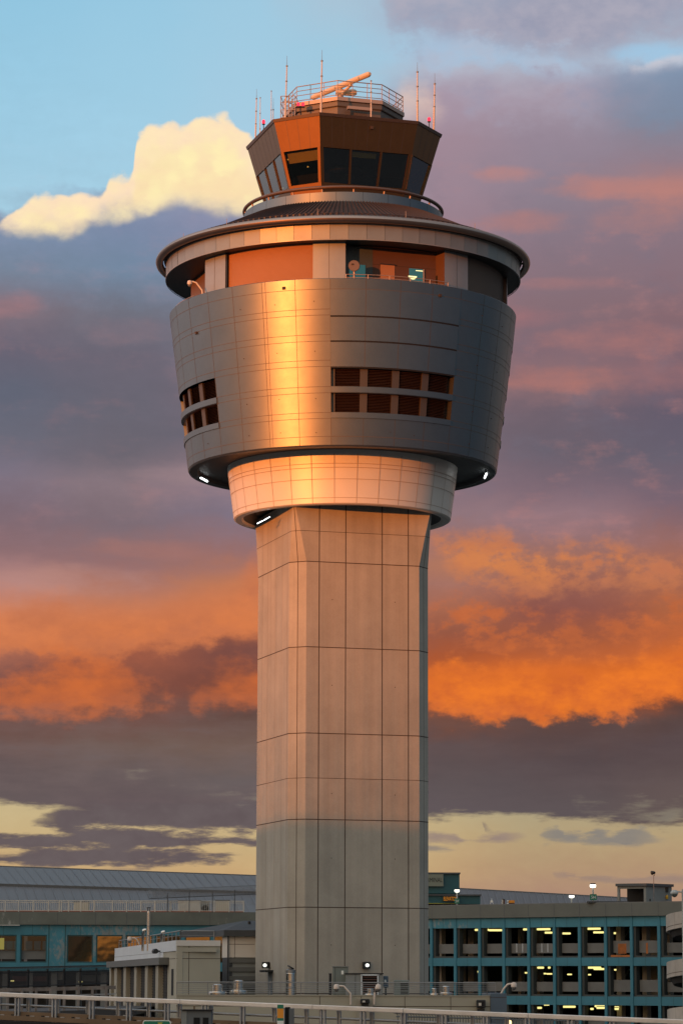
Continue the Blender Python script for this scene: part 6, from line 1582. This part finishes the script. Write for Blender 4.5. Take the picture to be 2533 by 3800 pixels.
q_ = at(2420, 3238, Y); MB().tube([q_ + Vector((.2, .05, .02)), q_ + Vector((.1, 0, .0)), q_ + Vector((-.12, -.1, -.03)), q_ + Vector((-.15, -.1, -.04))], [.05, .12, .17, .1], 12).build('head', 'dark_steel', t)

# helical ramp at the right edge
R = 9.5; yr = 228.; xe = at(2474, 3600, yr).x; rcx = xe + R
t = thing('spiral_ramp', Vector((rcx, yr, 0)), 'round concrete car ramp with stacked curved parapets at the right edge', 'car ramp')
zt0 = at(2480, 3396, yr).z; PIT = 3.55; PH_ = 1.22
def hx(r, a, z): return Vector((rcx + r * sin(R_(a)), yr - r * cos(R_(a)), z))
def helix(prof, mats, name, marks=False):
    m = MB(); na = 3 * 72 + 26; A = [-90. - 1080. + 5. * k for k in range(na + 1)]
    m.loft([[hx(r, a, zt0 + PIT * (a + 90.) / 360. + dz) for r, dz in prof] for a in A], 0, False, False, False)
    if marks:
        for k in range(0, na, 3): a = A[k]; z = zt0 + PIT * (a + 90.) / 360.; m.quad(hx(R + .005, a - .07, z - PH_), hx(R + .005, a + .07, z - PH_), hx(R + .005, a + .07, z), hx(R + .005, a - .07, z), 1)
        m.loft([[hx(R + .005, a, zt0 + PIT * (a + 90.) / 360. + dz) for dz in (-PH_ + .30, -PH_ + .26)] for a in A], 1, False, False, False)
    m.build(name, mats, t)
helix([(R - .25, -PH_), (R - .25, 0), (R, 0), (R, -PH_), (R - .25, -PH_)], ['ramp_concrete', 'joint_dark'], 'parapet', True)
helix([(R - .26, -PH_ + .3), (3.1, -PH_ + .3), (3.1, -PH_ - .55), (R - .5, -PH_ - .45), (R - .26, -PH_ + .02)], 'garage_dark', 'ramp_deck')
MB().rev((rcx, yr, 0), [(3., at(2480, 3394, yr).z), (3., 0)], n=48).build('core', 'garage_panel', t)
# street lamp at the right edge
Y = 205.; c = at(2531, 3300, Y); t = thing('street_lamp', Vector((c.x, Y, 0)), 'grey street lamp with an unlit round head at the right edge', 'street lamp')
MB().tube([Vector((c.x, Y, 0)), Vector((c.x, Y, c.z))], [.12, .08], 10).build('pole', 'lamp_housing', t)
h0 = at(2500, 3314, Y); MB().tube([Vector((c.x, Y, h0.z + .06)), h0 + Vector((.2, 0, .1))], .05, 8).build('arm', 'lamp_housing', t)
MB().rev((h0.x, Y, 0), [(0, h0.z + .22), (.16, h0.z + .19), (.27, h0.z + .06), (.28, h0.z - .04)], n=20).build('lamp_hood', 'lamp_housing', t)
MB().rev((h0.x, Y, 0), [(.24, h0.z - .04), (.22, h0.z - .14), (.12, h0.z - .26), (0, h0.z - .3)], n=20).build('globe', 'unit_green', t)

# ------------------------------------------------------------------ black fences with curved pickets, rear guardrail
def picket_run(name, P0, P1, h, n, posts, label, mat='black_fence', curve=True):
    t = thing(name, (P0 + P1) / 2, label, 'fence'); d = (P1 - P0); e = Vector((d.x, d.y, 0)).normalized(); nn = Vector((e.y, -e.x, 0))
    m = MB()
    for i in range(n):
        p = lerp(P0, P1, (i + .5) / n)
        q = [p, p + K * h * .78] + ([p + K * h * .9 + nn * .03, p + K * h * .98 + nn * .14, p + K * h + nn * .26] if curve else [p + K * h])
        m.tube(q, .02, 4, caps=False)
    m.build('picket_grille', mat, t)
    for f in (.06, .72): MB().tube([P0 + K * h * f, P1 + K * h * f], .03, 5).build('rail', mat, t)
    for f in posts: p = lerp(P0, P1, f); MB().fbox(p, e, nn, K, -.06, .06, -.06, .06, -1.5, h * .86).build('post', mat, t)
    return t
A_, B_ = at(-40, 3668, 196.), at(432, 3652, 214.)
hh = at(-40, 3590, 196.).z - A_.z
picket_run('steel_fence', A_, B_, hh, 150, [(x + 40) / 472 for x in (27, 96, 166, 228, 290, 352, 412)], 'black steel picket fence with curved tops below the teal building')
A_, B_ = at(1470, 3806, 124.), at(2110, 3824, 119.)
picket_run('steel_fence', A_, B_, .52, 62, [.05, .3, .55, .8], 'row of grey curved pickets just behind the guardrail on the right', 'signal_grey')
A_, B_ = at(-40, 3676, 150.), at(430, 3664, 152.)
t = thing('rear_guardrail', (A_ + B_) / 2, 'second rusty guardrail behind the pale one, below the black fence', 'guardrail')
d = (B_ - A_); e = d.normalized(); nn = Vector((e.y, -e.x, 0))
MB().fbox(A_, e, nn, K, 0, d.length, -.05, .05, -.09, .09).build('beam', 'rusty_rail', t)
MB().fbox(A_, e, nn, K, 0, d.length, -.02, .02, -.36, -.3).build('low_rail', 'galv', t)
for i in range(9): MB().fbox(A_ + e * (d.length * (i + .3) / 9), e, nn, K, -.06, .06, .05, .15, -1.1, .05).build('post', 'rusty_rail', t)
mb = MB(); mb.fbox(A_ - K * 1.1, e, Vector((0, 1, 0)), K, -2, d.length + 1, -.4, 30, -.3, 0); tag(mb.build('ramp_road', 'asphalt'), kind='structure')
# small warm lamp behind the right guardrail
p = at(1887, 3794, 112.); t = thing('walkway_lamp', p - K * .5, 'small warm lit lamp just under the guardrail on the right', 'lamp')
MB().rev((p.x, p.y, 0), [(0, p.z + .1), (.09, p.z + .06), (.1, p.z - .04), (.06, p.z - .1), (0, p.z - .12)], n=12).build('bulb', 'warm_bulb', t)
MB().tube([p - K * 3, p - K * .12], .03, 6).build('post', 'dark_steel', t)
MB().tube([p + K * .1, at(1884, 3752, 112.)], .012, 5).build('rod', 'dark_steel', t)
